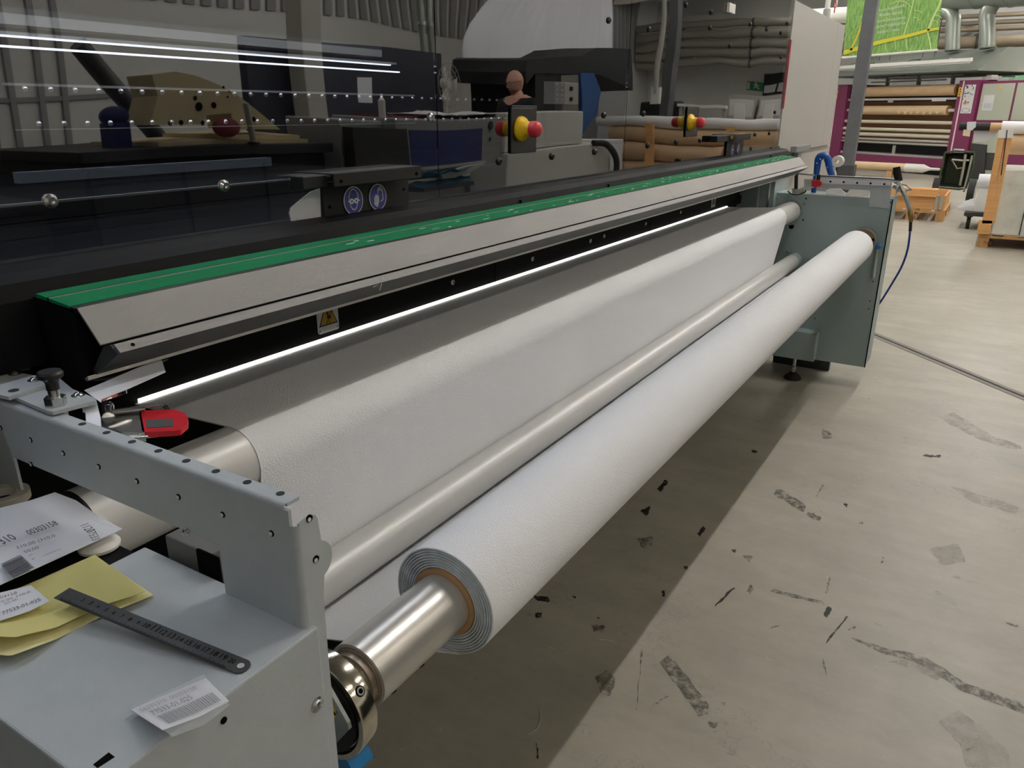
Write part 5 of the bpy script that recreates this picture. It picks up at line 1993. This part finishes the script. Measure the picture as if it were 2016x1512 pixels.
zpt = ZT
m_ = MB()
rad = [.012, .014, .017, .019, .018, .016, .014, .013]
pts = bez([J(1607, 345), J(1609, 328), J(1612, 311), J(1621, 307), J(1629, 313), J(1633, 330), J(1637, 345)], 4)
m_.tube(pts, [.014 + .004 * math.sin(PI * i / (len(pts) - 1)) for i in range(len(pts))], bluep, 14)
for u in (1606, 1638):
    p_ = J(u, 346)
    m_.cyl(p_ + Vector((0, 0, .004)), (p_.x, p_.y, zpt), .012, bluep, n=12)
part(m_, 'arched_arms', jc)
m_ = MB()
for u, v in ((1609, 321), (1623, 313), (1616, 313), (1630, 329)):
    p_ = J(u, v)
    m_.sphere(p_ + Vector((-.017, 0, 0)), .004, chrome, 8, 6)
m_.tube([J(1604, 324), J(1604, 336)], .004, blackp, 8)
m_.tube([J(1643, 336), J(1645, 345)], .006, whitep, 8)
part(m_, 'rivets', jc)
m_ = MB()
c_ = P('X', 4.6, 1648, 318)
m_.ring((4.6, c_.y, c_.z), (4.65, c_.y, c_.z), .03, .010, whitep, 36)
m_.cyl((4.625, c_.y, c_.z - .028), (4.625, c_.y, .95), .006, dgrey, n=8)
m_.box(4.26, 4.9, c_.y - .03, .90, .93, .95, dgrey)
m_.box(4.3, 4.34, .6, .9, .0, .94, dgrey)
single(m_, 'tape_dispenser', 'white tape roll on a dark stand behind the blue arched clamp', 'tape')
m_ = MB()
p_, q_ = P('X', PX - .02, 1730, 485), P('X', PX - .02, 1722, 547)
m_.lathe((PX, p_.y, p_.z), (-1, 0, 0), [(0, .012), (.03, .012), (.034, .009), (.034, 0)], mat('knob_blue', '3a7fc0', .3), 14)
part(m_, 'blue_fitting', pr, label='light blue push fitting on the side panel')
m_ = MB().cyl((PX - .012, p_.y + .006, p_.z - .01), (PX - .012, q_.y + .006, q_.z), .0065, mat('clear_tube', 'b9c3c0', .15), n=12)
part(m_, 'drip_tube', pr)

# ------------------------------------------------------------------ the hall on the camera's side, seen mirrored in the panes
def g_(a, b): return (1000 + a / 3.36, b / 3.36)
def h_(a, b): return (500 + a / 3.36, b / 3.36)
def k_(a, b): return (a / 3.36, b / 3.36)


def MY(y, f, pts, d, m, mb, dirv=(0, -1, 0)):
    """flat outline mirrored from photo pixels on plane y, given depth d away from the aisle"""
    q = [PM('Y', y, *f(a, b)) for a, b in pts]
    n_ = len(q)
    dv_ = Vector(dirv) * d
    mb.add(q + [p + dv_ for p in q], [tuple(range(n_)), tuple(range(n_, 2 * n_))[::-1]] + [(i, (i + 1) % n_, n_ + (i + 1) % n_, n_ + i) for i in range(n_)], m)
    return mb


lgrey2 = mat('bright_machine_grey', 'd3d2cb', .45)
op = thing('inkjet_printer', 'wide light grey printer with a dark blue window on the far side of the aisle', 'printer', None, (5.2, -1.6, 0))
m_ = MB().box(3.9, 5.12, -1.85, -1.3, .55, 1.30, mgrey)
m_.box(3.5, 3.9, -1.85, -1.4, .7, 1.28, mgrey)
part(m_, 'printer_body', op, .01)
m_ = MB().box(4.02, 4.86, -1.32, -1.296, 1.02, 1.235, navy)
m_.box(3.5, 4.0, -1.38, -1.296, .98, 1.24, blackp)
m_.box(4.0, 4.88, -1.30, -1.27, .995, 1.012, greyb)
part(m_, 'window', op)
m_ = MB()
m_.lathe((4.96, -1.3, 1.25), (0, 1, 0), [(0, .028), (.006, .028), (.006, 0)], blackp, 20)
m_.lathe((4.96, -1.3, 1.16), (0, 1, 0), [(0, .012), (.006, .012), (.006, 0)], green, 12)
part(m_, 'knob', op)
m_ = MB().box(5.12, 6.44, -1.85, -1.28, 1.05, 1.33, lgrey2)
m_.box(5.12, 7.0, -1.85, -1.25, .12, 1.045, lgrey2)
part(m_, 'end_housing', op, .012)
m_ = MB().box(6.97, 7.28, -1.8, -1.25, .8, 1.06, signwhite)
part(m_, 'end_flap', op, .006)
m_ = MB().box(3.9, 5.1, -1.8, -1.35, .10, .55, blackp)
m_.box(4.66, 5.12, -1.84, -1.26, .12, .98, mgrey)
m_.box(3.7, 4.66, -1.29, -1.26, .92, .94, alu)
part(m_, 'underframe', op)
m_ = MB()
MY(-1.2, h_, [(1230, 1130), (1420, 1075), (1540, 1060), (1420, 1130), (1250, 1165)], .04, lgrey, m_)
part(m_, 'hinged_tray', op)
m_ = MB()
rows = []
for i in range(12):
    x = 3.95 + .6 * i / 11
    rows.append([Vector((x, -1.16 - .12 * math.sin(a * .6), .99 - .02 * a + .012 * math.sin(i * 1.3))) for a in range(6)])
m_.grid(rows, teal, True, .005)
m_.box(3.95, 4.55, -1.3, -1.15, .86, .89, darkcloth)
part(m_, 'teal_cloth', op)
m_ = MB().tube(bez([Vector((6.6, -1.24, 1.05)), Vector((6.8, -1.2, 1.03)), Vector((6.98, -1.18, .9)), Vector((6.95, -1.18, .7)), Vector((6.8, -1.2, .3)), Vector((6.7, -1.2, .05))], 8), .028, rubber, 12)
part(m_, 'black_hose', op)
m_ = MB()
rows = []
for i in range(30):
    x = 4.4 + .75 * i / 29
    rows.append([Vector((x, -1.36 - .06 * a, 1.327 + .02 * math.sin(i * .35) * math.sin(a * .6) + .006 * noise.noise(Vector((i * .5, a, 0))))) for a in range(8)])
m_.grid(rows, signwhite, True, .004)
single(m_, 'white_cloth', 'crumpled white cloth lying on the light grey printer across the aisle', 'cloth')
m_ = MB().box(4.0, 4.5, -1.75, -1.5, 1.302, 1.312, mat('dark_red_tray', '7d2330', .5))
single(m_, 'red_tray', 'flat dark red tray on the printer across the aisle', 'tray')
m_ = MB().lathe((3.93, -1.42, 1.302), (0, 0, 1), [(0, 0), (0, .022), (.09, .022), (.105, .008), (.125, .008), (.125, 0)], whitep, 16)
single(m_, 'white_bottle', 'small white bottle standing on the printer across the aisle', 'bottle')
# control box on a post
cb2 = thing('control_box', 'light grey control box with two black knobs standing on the grey printer', 'control box', None, (6.5, -1.56, 1.33))
m_ = MB().box(6.48, 6.76, -1.62, -1.5, 1.39, 1.58, greyb)
m_.box(6.28, 6.479, -1.62, -1.5, 1.39, 1.575, mgrey)
part(m_, 'box_shell', cb2, .006)
for z in (1.53, 1.44):
    part(MB().lathe((6.60, -1.5, z), (0, 1, 0), [(0, .02), (.018, .018), (.018, 0)], blackp, 16), 'black_knob', cb2)
for x in (6.33, 6.43):
    for z in (1.43, 1.47, 1.51, 1.555):
        part(MB().sphere((x, -1.5, z), .008, whitep, 8, 5), 'push_button', cb2)
part(MB().box(6.48, 6.56, -1.6, -1.52, 1.331, 1.39, mgrey), 'post', cb2)
# large dark covered machine
bc = thing('covered_machine', 'big machine under a black cover standing behind the person across the aisle', 'machine', None, (7.8, -3.0, 0))
m_ = MB()
MY(-2.5, g_, [(95, 480), (110, 400), (135, 385), (490, 370), (580, 315), (820, 315), (820, 600), (600, 490), (160, 490), (100, 560)], .9, darkcloth, m_)
part(m_, 'black_cover', bc)
m_ = MB()
MY(-2.52, g_, [(160, 480), (470, 480), (470, 1250), (160, 1250)], .8, blackp, m_)
MY(-2.51, g_, [(350, 500), (470, 490), (460, 760), (350, 780)], .2, mat('olive_grey', '77766c', .6), m_)
part(m_, 'machine_body', bc)
m_ = MB()
MY(-2.48, g_, [(480, 480), (570, 480), (620, 600), (590, 760), (480, 920), (490, 640)], .5, blued, m_)
part(m_, 'blue_side', bc)
m_ = MB()
q0, q1 = PM('Y', -3.45, *g_(620, 330)), PM('Y', -3.45, *g_(790, 330))
m_.box(q0.x, q1.x, -3.9, -3.45, 0, PM('Y', -3.45, *g_(700, 370)).z, mgrey)
single(m_, 'grey_cabinet', 'tall grey cabinet beside the black covered machine', 'cabinet', None, .01)
# fan on a pole
fn = thing('pedestal_fan', 'round wire pedestal fan between the two vertical pipes and the person', 'fan', None, (6.83, -3, 0))
m_ = MB()
c_ = Vector((6.83, -3.0, 1.57))
for rr in (.19, .13, .07):
    m_.tube([c_ + Vector((rr * math.cos(t), .03 * (1 - rr / .19), rr * math.sin(t))) for t in [2 * PI * k / 28 for k in range(29)]], .003, greyb, 6)
for k in range(16):
    t = 2 * PI * k / 16
    m_.tube([c_ + Vector((0, .05, 0)), c_ + Vector((.19 * math.cos(t), 0, .19 * math.sin(t)))], .0018, greyb, 4)
part(m_, 'wire_guard', fn)
m_ = MB()
for k in range(3):
    t = 2 * PI * k / 3
    m_.slab([c_ + Vector((.02 * math.cos(t), -.01, .02 * math.sin(t))), c_ + Vector((.16 * math.cos(t - .3), -.02, .16 * math.sin(t - .3))), c_ + Vector((.16 * math.cos(t + .35), .0, .16 * math.sin(t + .35)))], .003, whitep)
part(m_, 'blade', fn)
m_ = MB().cyl(c_ + Vector((0, -.09, 0)), c_ + Vector((0, -.01, 0)), .045, whitep, n=20)
m_.cyl((6.83, -3.05, .03), (6.83, -3.05, 1.54), .014, whitep, n=12)
m_.cyl((6.83, -3.05, 0), (6.83, -3.05, .03), .2, whitep, n=28)
part(m_, 'motor_and_stand', fn)
# vertical pipes
for i, u in enumerate((1127, 1180)):
    p_ = PM('Y', -5, *h_(u, 300))
    m_ = MB().cyl((p_.x, -5, 0), (p_.x, -5, CZ), .045, ductm, n=16)
    for z in (1.4, 2.4, 3.4):
        m_.cyl((p_.x, -5, z), (p_.x, -5, z + .05), .06, zinc, n=16)
    single(m_, 'riser_pipe', ('grey riser pipe nearer to the dark partition, of two side by side', 'grey riser pipe nearer to the pedestal fan, of two side by side')[i], 'pipe', 'riser pipes in the far aisle')
# dark partition with a notice, grey column
m_ = MB().box(5.2, 8.2, -4.2, -4.1, 0, 1.95, mat('navy_partition', '30323f', .7))
pt_ = single(m_, 'partition_wall', 'dark blue partition screen beyond the aisle carrying a white notice', 'partition')
a_, b_ = PM('Y', -4.09, *h_(700, 525)), PM('Y', -4.09, *h_(803, 683))
m_ = MB().box(a_.x, b_.x, -4.1, -4.096, b_.z, a_.z, paper)
single(m_, 'notice', 'white notice sheet pinned to the dark blue partition', 'notice')
a_, b_ = PM('Y', -3.8, *h_(340, 500)), PM('Y', -3.8, *h_(470, 500))
m_ = MB().box(a_.x, b_.x, -4.0, -3.8, 0, CZ - .05, greyb)
single(m_, 'column', 'pale grey square column standing in front of the dark partition', 'column', None, .01)
# pillar and desk area at the far end
a_, b_ = PM('X', 10, *g_(1040, 300)), PM('X', 10, *g_(1100, 300))
m_ = MB().box(10.0, 10.2, b_.y if b_.y < a_.y else a_.y, max(a_.y, b_.y), 0, CZ - .05, postm)
m_.box(9.96, 10.24, min(a_.y, b_.y) - .03, max(a_.y, b_.y) + .03, 0, .4, rubber)
single(m_, 'steel_pillar', 'dark grey steel pillar between the kraft roll rack and the white wall', 'post', None, .006)
m_ = MB()
sb_ = thing('socket_pole', 'white hanging socket drop with a box beside the dark pillar', 'socket', None, (9.6, -2.1, 1.4))
p_ = PM('X', 9.7, *g_(985, 620))
m_.cyl((9.7, p_.y, p_.z), (9.7, p_.y, CZ - .05), .03, greyb, n=10)
part(m_, 'drop_pipe', sb_)
m_ = MB().box(9.68, 9.76, p_.y - .06, p_.y + .06, p_.z - .14, p_.z + .08, whitep)
part(m_, 'socket_box', sb_, .006)
for i, (u0, u1) in enumerate(((1450, 1640), (1660, 1830))):
    a_, b_ = PM('X', 13, *g_(u0, 630)), PM('X', 13, *g_(u1, 630))
    m_ = MB().box(13, 13.6, min(a_.y, b_.y), max(a_.y, b_.y), .0, a_.z, greyb)
    m_.box(12.995, 13.0, min(a_.y, b_.y) + .03, max(a_.y, b_.y) - .03, a_.z - .3, a_.z - .06, signwhite)
    m_.box(12.93, 13.0, (a_.y + b_.y) / 2 - .08, (a_.y + b_.y) / 2 + .08, a_.z - .55, a_.z - .12, whitep)
    single(m_, 'office_cabinet', ('pale office cabinet nearer to the long white desk', 'pale office cabinet nearer to the timber roll rack')[i], 'cabinet', 'pale cabinets at the end of the hall', .008)
a_, b_ = PM('X', 14, *g_(1130, 700)), PM('X', 14, *g_(1430, 700))
dsk = thing('desk', 'long white desk against the end of the hall beside the pale cabinets', 'desk', None, (14.3, (a_.y + b_.y) / 2, 0))
m_ = MB().box(14, 14.8, min(a_.y, b_.y), max(a_.y, b_.y), a_.z - .05, a_.z, whitep)
part(m_, 'desk_top', dsk, .005)
for x in (14.05, 14.7):
    for y in (min(a_.y, b_.y) + .05, max(a_.y, b_.y) - .05):
        part(MB().box(x, x + .05, y - .025, y + .025, 0, a_.z - .05, greyb), 'leg', dsk)
zt_ = a_.z
c_ = PM('X', 14.1, *g_(880, 735))
m_ = MB().box(14.05, 14.5, min(a_.y, b_.y) - .75, min(a_.y, b_.y) - .05, 0, zt_ + .05, blackp)
single(m_, 'office_machine', 'black office machine beside the end of the long white desk', 'machine', None, .03)
# far wall things: screen, exit sign, board
a_, b_ = PM('X', 24.4, *g_(1690, 490)), PM('X', 24.4, *g_(1850, 622))
m_ = MB().box(24.42, 24.498, min(a_.y, b_.y), max(a_.y, b_.y) + .3, b_.z, a_.z, monitor)
m_.box(24.415, 24.42, min(a_.y, b_.y) + .45, min(a_.y, b_.y) + .8, b_.z + .06, b_.z + .28, signwhite)
m_.box(24.415, 24.42, min(a_.y, b_.y) + .03, min(a_.y, b_.y) + .38, b_.z + .06, b_.z + .28, signwhite)
single(m_, 'notice_board', 'dark notice board with two white sheets on the far wall', 'board')
a_, b_ = PM('X', 24.4, *g_(1592, 538)), PM('X', 24.4, *g_(1680, 595))
y0, y1 = min(a_.y, b_.y), max(a_.y, b_.y)
es = thing('exit_sign', 'green emergency exit sign with a white running figure on the far wall', 'sign', None, (24.45, (y0 + y1) / 2, b_.z))
part(MB().box(24.44, 24.498, y0, y1, b_.z, a_.z, mat('exit_green', '1f7a44', .5)), 'sign_plate', es)
m_ = MB()
hz, zc = a_.z - b_.z, (a_.z + b_.z) / 2
yb_ = (y0 + y1) / 2 + (y1 - y0) * .12
for pts in (((-.05, .28), (.05, .33), (.02, .0), (-.06, .02)), ((-.05, .0), (.04, .02), (.13, -.30), (.07, -.32)), ((.0, .02), (-.06, .0), (-.16, -.22), (-.10, -.25)), ((0, .25), (.16, .12), (.15, .07), (0, .16)), ((0, .25), (-.14, .1), (-.12, .06), (.0, .18))):
    m_.slab([Vector((24.437, yb_ + py * hz * 1.5, zc + pz * hz)) for py, pz in pts], .002, signwhite)
m_.sphere((24.436, yb_, zc + .38 * hz), .07 * hz, signwhite, 12, 8, (.1, 1, 1))
m_.box(24.434, 24.438, y0 + .05 * (y1 - y0), y0 + .22 * (y1 - y0), zc - .38 * hz, zc + .38 * hz, signwhite)
part(m_, 'running_figure', es)
# pleated white curtain
cu_ = MB()
outl = [(1600, -150), (1560, 0), (1480, 90), (1415, 200), (1395, 300), (1400, 430)]
L_, R_ = [PM('Y', -5.5, *h_(a, b)) for a, b in outl], PM('Y', -5.5, *h_(2500, 430))
rows = []
for j in range(13):
    z = 4.5 - (4.5 - 1.95) * j / 12
    xl = None
    for i in range(len(L_) - 1):
        if L_[i].z >= z >= L_[i + 1].z:
            f_ = (L_[i].z - z) / max(1e-6, L_[i].z - L_[i + 1].z)
            xl = L_[i].x + (L_[i + 1].x - L_[i].x) * f_
    if xl is None:
        xl = L_[0].x + (z - L_[0].z) * .4 if z > L_[0].z else L_[-1].x
    rows.append([Vector((xl + (16 - xl) * i / 60, -5.5 + .06 * math.sin(i * 1.9), z)) for i in range(61)])
cu_.grid(rows, mat('white_curtain', 'dfe1e6', .8), True, .01, (0, 1, 0))
cu_.box(10.2, 16, -5.53, -5.47, 4.48, CZ - .05, zinc)
single(cu_, 'pleated_curtain', 'white pleated curtain with a curved edge hanging behind the person', 'curtain')
# wooden former on a table near the left end
tb_ = thing('work_table', 'dark work table carrying the curved plywood former', 'table', None, (2.8, -1.8, 0))
part(MB().box(1.95, 3.45, -2.3, -1.42, 1.10, 1.15, darkcloth), 'table_top', tb_, .004)
part(MB().box(1.98, 3.42, -2.27, -1.47, 0, 1.10, darkcloth), 'cupboard', tb_, .004)
for k in range(3):
    part(MB().box(2.0 + .48 * k, 2.44 + .48 * k, -1.47, -1.455, .08, 1.06, blackp), 'cupboard_door', tb_, .003)
wf_ = thing('plywood_former', 'curved cream plywood former with drilled holes on the dark work table', 'former', None, (2.8, -1.6, 1.15))
m_ = MB()
MY(-1.5, k_, [(990, 500), (1150, 485), (1290, 520), (1420, 575), (1560, 650), (1700, 760), (1850, 880), (1560, 890), (1540, 790), (1380, 800), (1350, 860), (1000, 850), (1040, 650)], .2, ply, m_)
part(m_, 'curved_side', wf_)
m_ = MB()
for a, b, r in ((1300, 680, .012), (1330, 740, .022), (1430, 735, .016), (1490, 610, .007), (1530, 640, .007), (1520, 680, .006), (1650, 745, .007), (1140, 845, .012), (1215, 843, .013), (1360, 850, .012), (1690, 825, .012)):
    p_ = PM('Y', -1.495, *k_(a, b))
    m_.disc((p_.x, -1.499, p_.z), (0, 1, 0), r, hole)
part(m_, 'drilled_hole', wf_)
m_ = MB().box(2.35, 3.28, -2.0, -1.45, 1.151, 1.17, ply)
m_.box(2.75, 3.24, -1.98, -1.47, 1.171, 1.19, ply)
part(m_, 'base_board', wf_)
m_ = MB().sphere((2.74, -1.44, 1.225), .05, mat('dark_red_cloth', '7d1c2c', .7), 16, 10, (1.6, .7, .9))
single(m_, 'red_pouch', 'dark red pouch resting against the plywood former', 'pouch')
m_ = MB().sphere((2.25, -1.62, 1.30), .055, navy, 16, 10, (1.3, .8, .9))
m_.box(2.20, 2.30, -1.66, -1.58, 1.151, 1.27, navy)
single(m_, 'blue_bag', 'navy blue bag on the table beside the plywood former', 'bag')
m_ = MB().cyl((2.88, -1.42, 1.155), (2.86, -1.42, 1.34), .016, greyb, n=14)
m_.cyl((2.88, -1.42, 1.151), (2.88, -1.42, 1.16), .03, blackp, n=14)
single(m_, 'grey_stand', 'slim grey upright stand in front of the plywood former', 'stand')
tr_ = thing('dark_filler', 'large added dark bin beside the table with the plywood former', 'bin', None, (1.3, -1.9, 0))  # dark mass added to darken the lower left of the mirrored hall
part(MB().box(.75, 1.85, -2.3, -1.55, 0, .9, blackp), 'filler_body', tr_, .03)
part(MB().box(.73, 1.87, -2.32, -1.53, .9, .94, darkcloth), 'filler_top', tr_, .01)
# leaning pole, wall grid
m_ = MB()
a_, b_ = PM('Y', -2.6, *k_(560, 370)), PM('Y', -2.6, *k_(850, 700))
dd_ = (b_ - a_).normalized()
m_.tube([a_ - dd_ * .08, b_ + dd_ * ((b_.z - .06) / -dd_.z)], .055, dgrey, 10)
single(m_, 'leaning_pole', 'thick dark pole leaning beside the navy bag', 'pole')
wg = MB()
WY = WY0 + .02
for (a0, b0), (a1, b1) in (((30, 350), (150, 1100)), ((215, 350), (350, 1100)), ((370, 380), (500, 1100)), ((-120, 350), (-20, 1100))):
    p_, q_ = PM('Y', WY, *k_(a0, b0)), PM('Y', WY, *k_(a1, b1))
    wg.box((p_.x + q_.x) / 2 - .035, (p_.x + q_.x) / 2 + .035, WY0, WY + .03, .3, 2.6, mgrey)
for b in (620, 1000):
    p_ = PM('Y', WY, *k_(300, b))
    wg.box(3.2, 7.2, WY0, WY + .02, p_.z - .03, p_.z + .03, mgrey)
wg['x'] if False else None
struct(wg, 'window_1')
# person
pe = thing('person', 'bald bearded person with glasses in a black t-shirt standing behind the grey printer', 'person', None, (6.78, -2.2, 0))
PA = math.radians(195)   # facing
PMx = Matrix.Translation((6.78, -2.2, 0)) @ Matrix.Rotation(PA, 4, 'Z')   # local +x is forward


def skinned(nm, vs, es, rs, sub=2, root=0):
    me = bpy.data.meshes.new(nm)
    me.from_pydata([tuple(v) for v in vs], es, [])
    o = bpy.data.objects.new(nm, me)
    COL.objects.link(o)
    sk = o.modifiers.new('s', 'SKIN')
    for i, r in enumerate(rs):
        me.skin_vertices[0].data[i].radius = (r, r) if not isinstance(r, tuple) else r
    me.skin_vertices[0].data[root].use_root = True
    ss = o.modifiers.new('ss', 'SUBSURF')
    ss.levels = ss.render_levels = sub
    return o


def bake(o, extra=None, voxel=0.0, m=None):
    dg = bpy.context.evaluated_depsgraph_get()
    dg.update()
    me = bpy.data.meshes.new_from_object(o.evaluated_get(dg))
    V0 = [v.co.copy() for v in me.vertices]
    F0 = [tuple(p.vertices) for p in me.polygons]
    bpy.data.objects.remove(o)
    mb = MB().add(V0, F0, m, True)
    return mb


vs = {'pel': ((0, 0, .93), (.15, .12)), 'wa': ((0, 0, 1.08), (.145, .11)), 'ch': ((.01, 0, 1.28), (.17, .12)), 'sh': ((-.005, 0, 1.41), (.13, .09)), 'ne': ((-.005, 0, 1.47), .058), 'ne2': ((.02, 0, 1.53), .055)}
names = list(vs)
es = [(0, 1), (1, 2), (2, 3), (3, 4), (4, 5)]
for sg in (-1, 1):
    b0 = len(names)
    for nm, p, r in (('s', (-.005, .18 * sg, 1.405), .06), ('e', (.03, .235 * sg, 1.13), .044), ('w', (.25, .19 * sg, 1.03), .028), ('h', (.31, .175 * sg, 1.02), .03)):
        vs[nm + str(sg)] = (p, r)
        names.append(nm + str(sg))
    es += [(3, b0), (b0, b0 + 1), (b0 + 1, b0 + 2), (b0 + 2, b0 + 3)]
    hb_ = b0 + 3
    for k in range(5):
        base = len(names)
        yo = (.17 + (.032 - .016 * k)) * sg if k < 4 else .15 * sg
        L = (.075, .085, .08, .065, .05)[k]
        p1_ = (.335, yo, 1.018) if k < 4 else (.30, .135 * sg, 1.012)
        p2_ = (.335 + L * .55, yo, 1.008) if k < 4 else (.33, .12 * sg, 1.0)
        p3_ = (.335 + L, yo, .99) if k < 4 else (.355, .125 * sg, .99)
        for q_, r in ((p1_, .010), (p2_, .009), (p3_, .008)):
            vs['f%d%d%d' % (sg, k, len(names))] = (q_, r)
            names.append('f%d%d%d' % (sg, k, len(names)))
        es += [(hb_, base), (base, base + 1), (base + 1, base + 2)]
    b0 = len(names)
    for nm, p, r in (('t', (0, .10 * sg, .86), .092), ('k', (.02, .11 * sg, .50), .06), ('a', (-.02, .12 * sg, .09), .042), ('o', (.11, .13 * sg, .035), .034)):
        vs['l' + nm + str(sg)] = (p, r)
        names.append('l' + nm + str(sg))
    es += [(0, b0), (b0, b0 + 1), (b0 + 1, b0 + 2), (b0 + 2, b0 + 3)]
o = skinned('b', [PMx @ Vector(vs[n][0]) for n in names], es, [vs[n][1] for n in names])
bodymb = bake(o, m=skin)
# head: continues the neck
hc = Vector((.03, 0, 1.590))
HR = Matrix.Rotation(math.radians(12), 4, 'Y')


def headpt(th, ph):
    """th from the crown, ph 0 = face"""
    d = Vector((math.sin(th) * math.cos(ph), math.sin(th) * math.sin(ph), math.cos(th)))
    rx, ry, rz = .088, .070, .104
    v = Vector((d.x * rx, d.y * ry, d.z * rz))
    fr = max(0, d.x)
    if d.z < 0:
        v.x *= 1 - .18 * (-d.z) if d.x < 0 else 1.0
        v.y *= 1 - .28 * (-d.z) ** 1.3
        v.z *= 1.12
    # brow, eye hollow, nose, chin
    v.x += .006 * math.exp(-((d.z - .18) / .1) ** 2) * fr
    v.x -= .009 * math.exp(-((d.z - .03) / .09) ** 2 - ((abs(d.y) - .36) / .16) ** 2) * fr
    v.x += .026 * math.exp(-((d.z + .2) / .15) ** 2 - (d.y / .13) ** 2) * fr
    v.x += .012 * math.exp(-((d.z + .05) / .2) ** 2 - (d.y / .1) ** 2) * fr
    v.x += .010 * math.exp(-((d.z + .82) / .16) ** 2 - (d.y / .3) ** 2) * fr
    v.x += .005 * math.exp(-((d.z + .47) / .05) ** 2 - (d.y / .25) ** 2) * fr
    v.x -= .004 * math.exp(-((d.z + .53) / .03) ** 2 - (d.y / .25) ** 2) * fr
    return PMx @ (hc + HR @ v)


rows = [[headpt(.02 + (PI - .04) * j / 40, 2 * PI * i / 48) for i in range(49)] for j in range(41)]
bodymb.grid(rows, skin)
for sg in (-1, 1):
    bodymb.sphere(PMx @ (hc + HR @ Vector((-.008, .070 * sg, -.008))), .026, skin, 12, 8, (.55, .3, 1), M=Matrix.Rotation(PA, 3, 'Z'))
part(bodymb, 'body', pe)
m_ = MB()
bm_ = mat('beard', '96695a', .8)
rows = []
for j in range(12):
    rows.append([headpt(PI * (.66 + .27 * j / 11), -1.3 + 2.6 * i / 30) + (headpt(PI * (.66 + .27 * j / 11), -1.3 + 2.6 * i / 30) - PMx @ hc).normalized() * .0035 for i in range(31)])
m_.grid(rows, bm_)
part(m_, 'beard', pe)
m_ = MB()
for sg in (-1, 1):
    m_.sphere(PMx @ (hc + HR @ Vector((.073, .028 * sg, .004))), .0115, whitep, 12, 8)
    m_.sphere(PMx @ (hc + HR @ Vector((.0825, .028 * sg, .003))), .0045, blackp, 10, 6)
part(m_, 'eyes', pe)
m_ = MB()
for sg in (-1, 1):
    m_.tube([PMx @ (hc + HR @ Vector((.098, (.030 + .023 * math.cos(t)) * sg, .003 + .017 * math.sin(t)))) for t in [2 * PI * k / 16 for k in range(17)]], .0022, blackp, 6)
    m_.tube([PMx @ (hc + HR @ Vector((.096, .053 * sg, .008))), PMx @ (hc + HR @ Vector((.045, .069 * sg, .008))), PMx @ (hc + HR @ Vector((-.012, .074 * sg, .004)))], .002, blackp, 6)
m_.tube([PMx @ (hc + HR @ Vector((.100, -.01, .006))), PMx @ (hc + HR @ Vector((.101, .01, .006)))], .002, blackp, 6)
part(m_, 'glasses', pe)
sv = [((0, 0, .90), (.165, .135)), ((0, 0, 1.08), (.16, .125)), ((.01, 0, 1.28), (.182, .13)), ((-.005, 0, 1.405), (.14, .095)), ((-.005, 0, 1.455), .068)]
se = [(0, 1), (1, 2), (2, 3), (3, 4)]
for sg in (-1, 1):
    b0 = len(sv)
    sv += [((-.005, .18 * sg, 1.40), .072), ((.012, .212 * sg, 1.24), .064)]
    se += [(3, b0), (b0, b0 + 1)]
o = skinned('s', [PMx @ Vector(v[0]) for v in sv], se, [v[1] for v in sv])
part(bake(o, m=shirt), 'shirt', pe)
sv = [((0, 0, .95), (.16, .13))]
se = []
for sg in (-1, 1):
    b0 = len(sv)
    sv += [((0, .10 * sg, .86), .102), ((.02, .11 * sg, .50), .075), ((-.015, .12 * sg, .12), .062)]
    se += [(0, b0), (b0, b0 + 1), (b0 + 1, b0 + 2)]
o = skinned('t', [PMx @ Vector(v[0]) for v in sv], se, [v[1] for v in sv])
part(bake(o, m=mat('dark_trousers', '2a2c33', .85)), 'trousers', pe)
m_ = MB()
for sg in (-1, 1):
    m_.sphere(PMx @ Vector((.06, .125 * sg, .045)), .06, blackp, 16, 10, (2.2, .85, .75), M=Matrix.Rotation(PA, 3, 'Z'))
part(m_, 'shoes', pe)
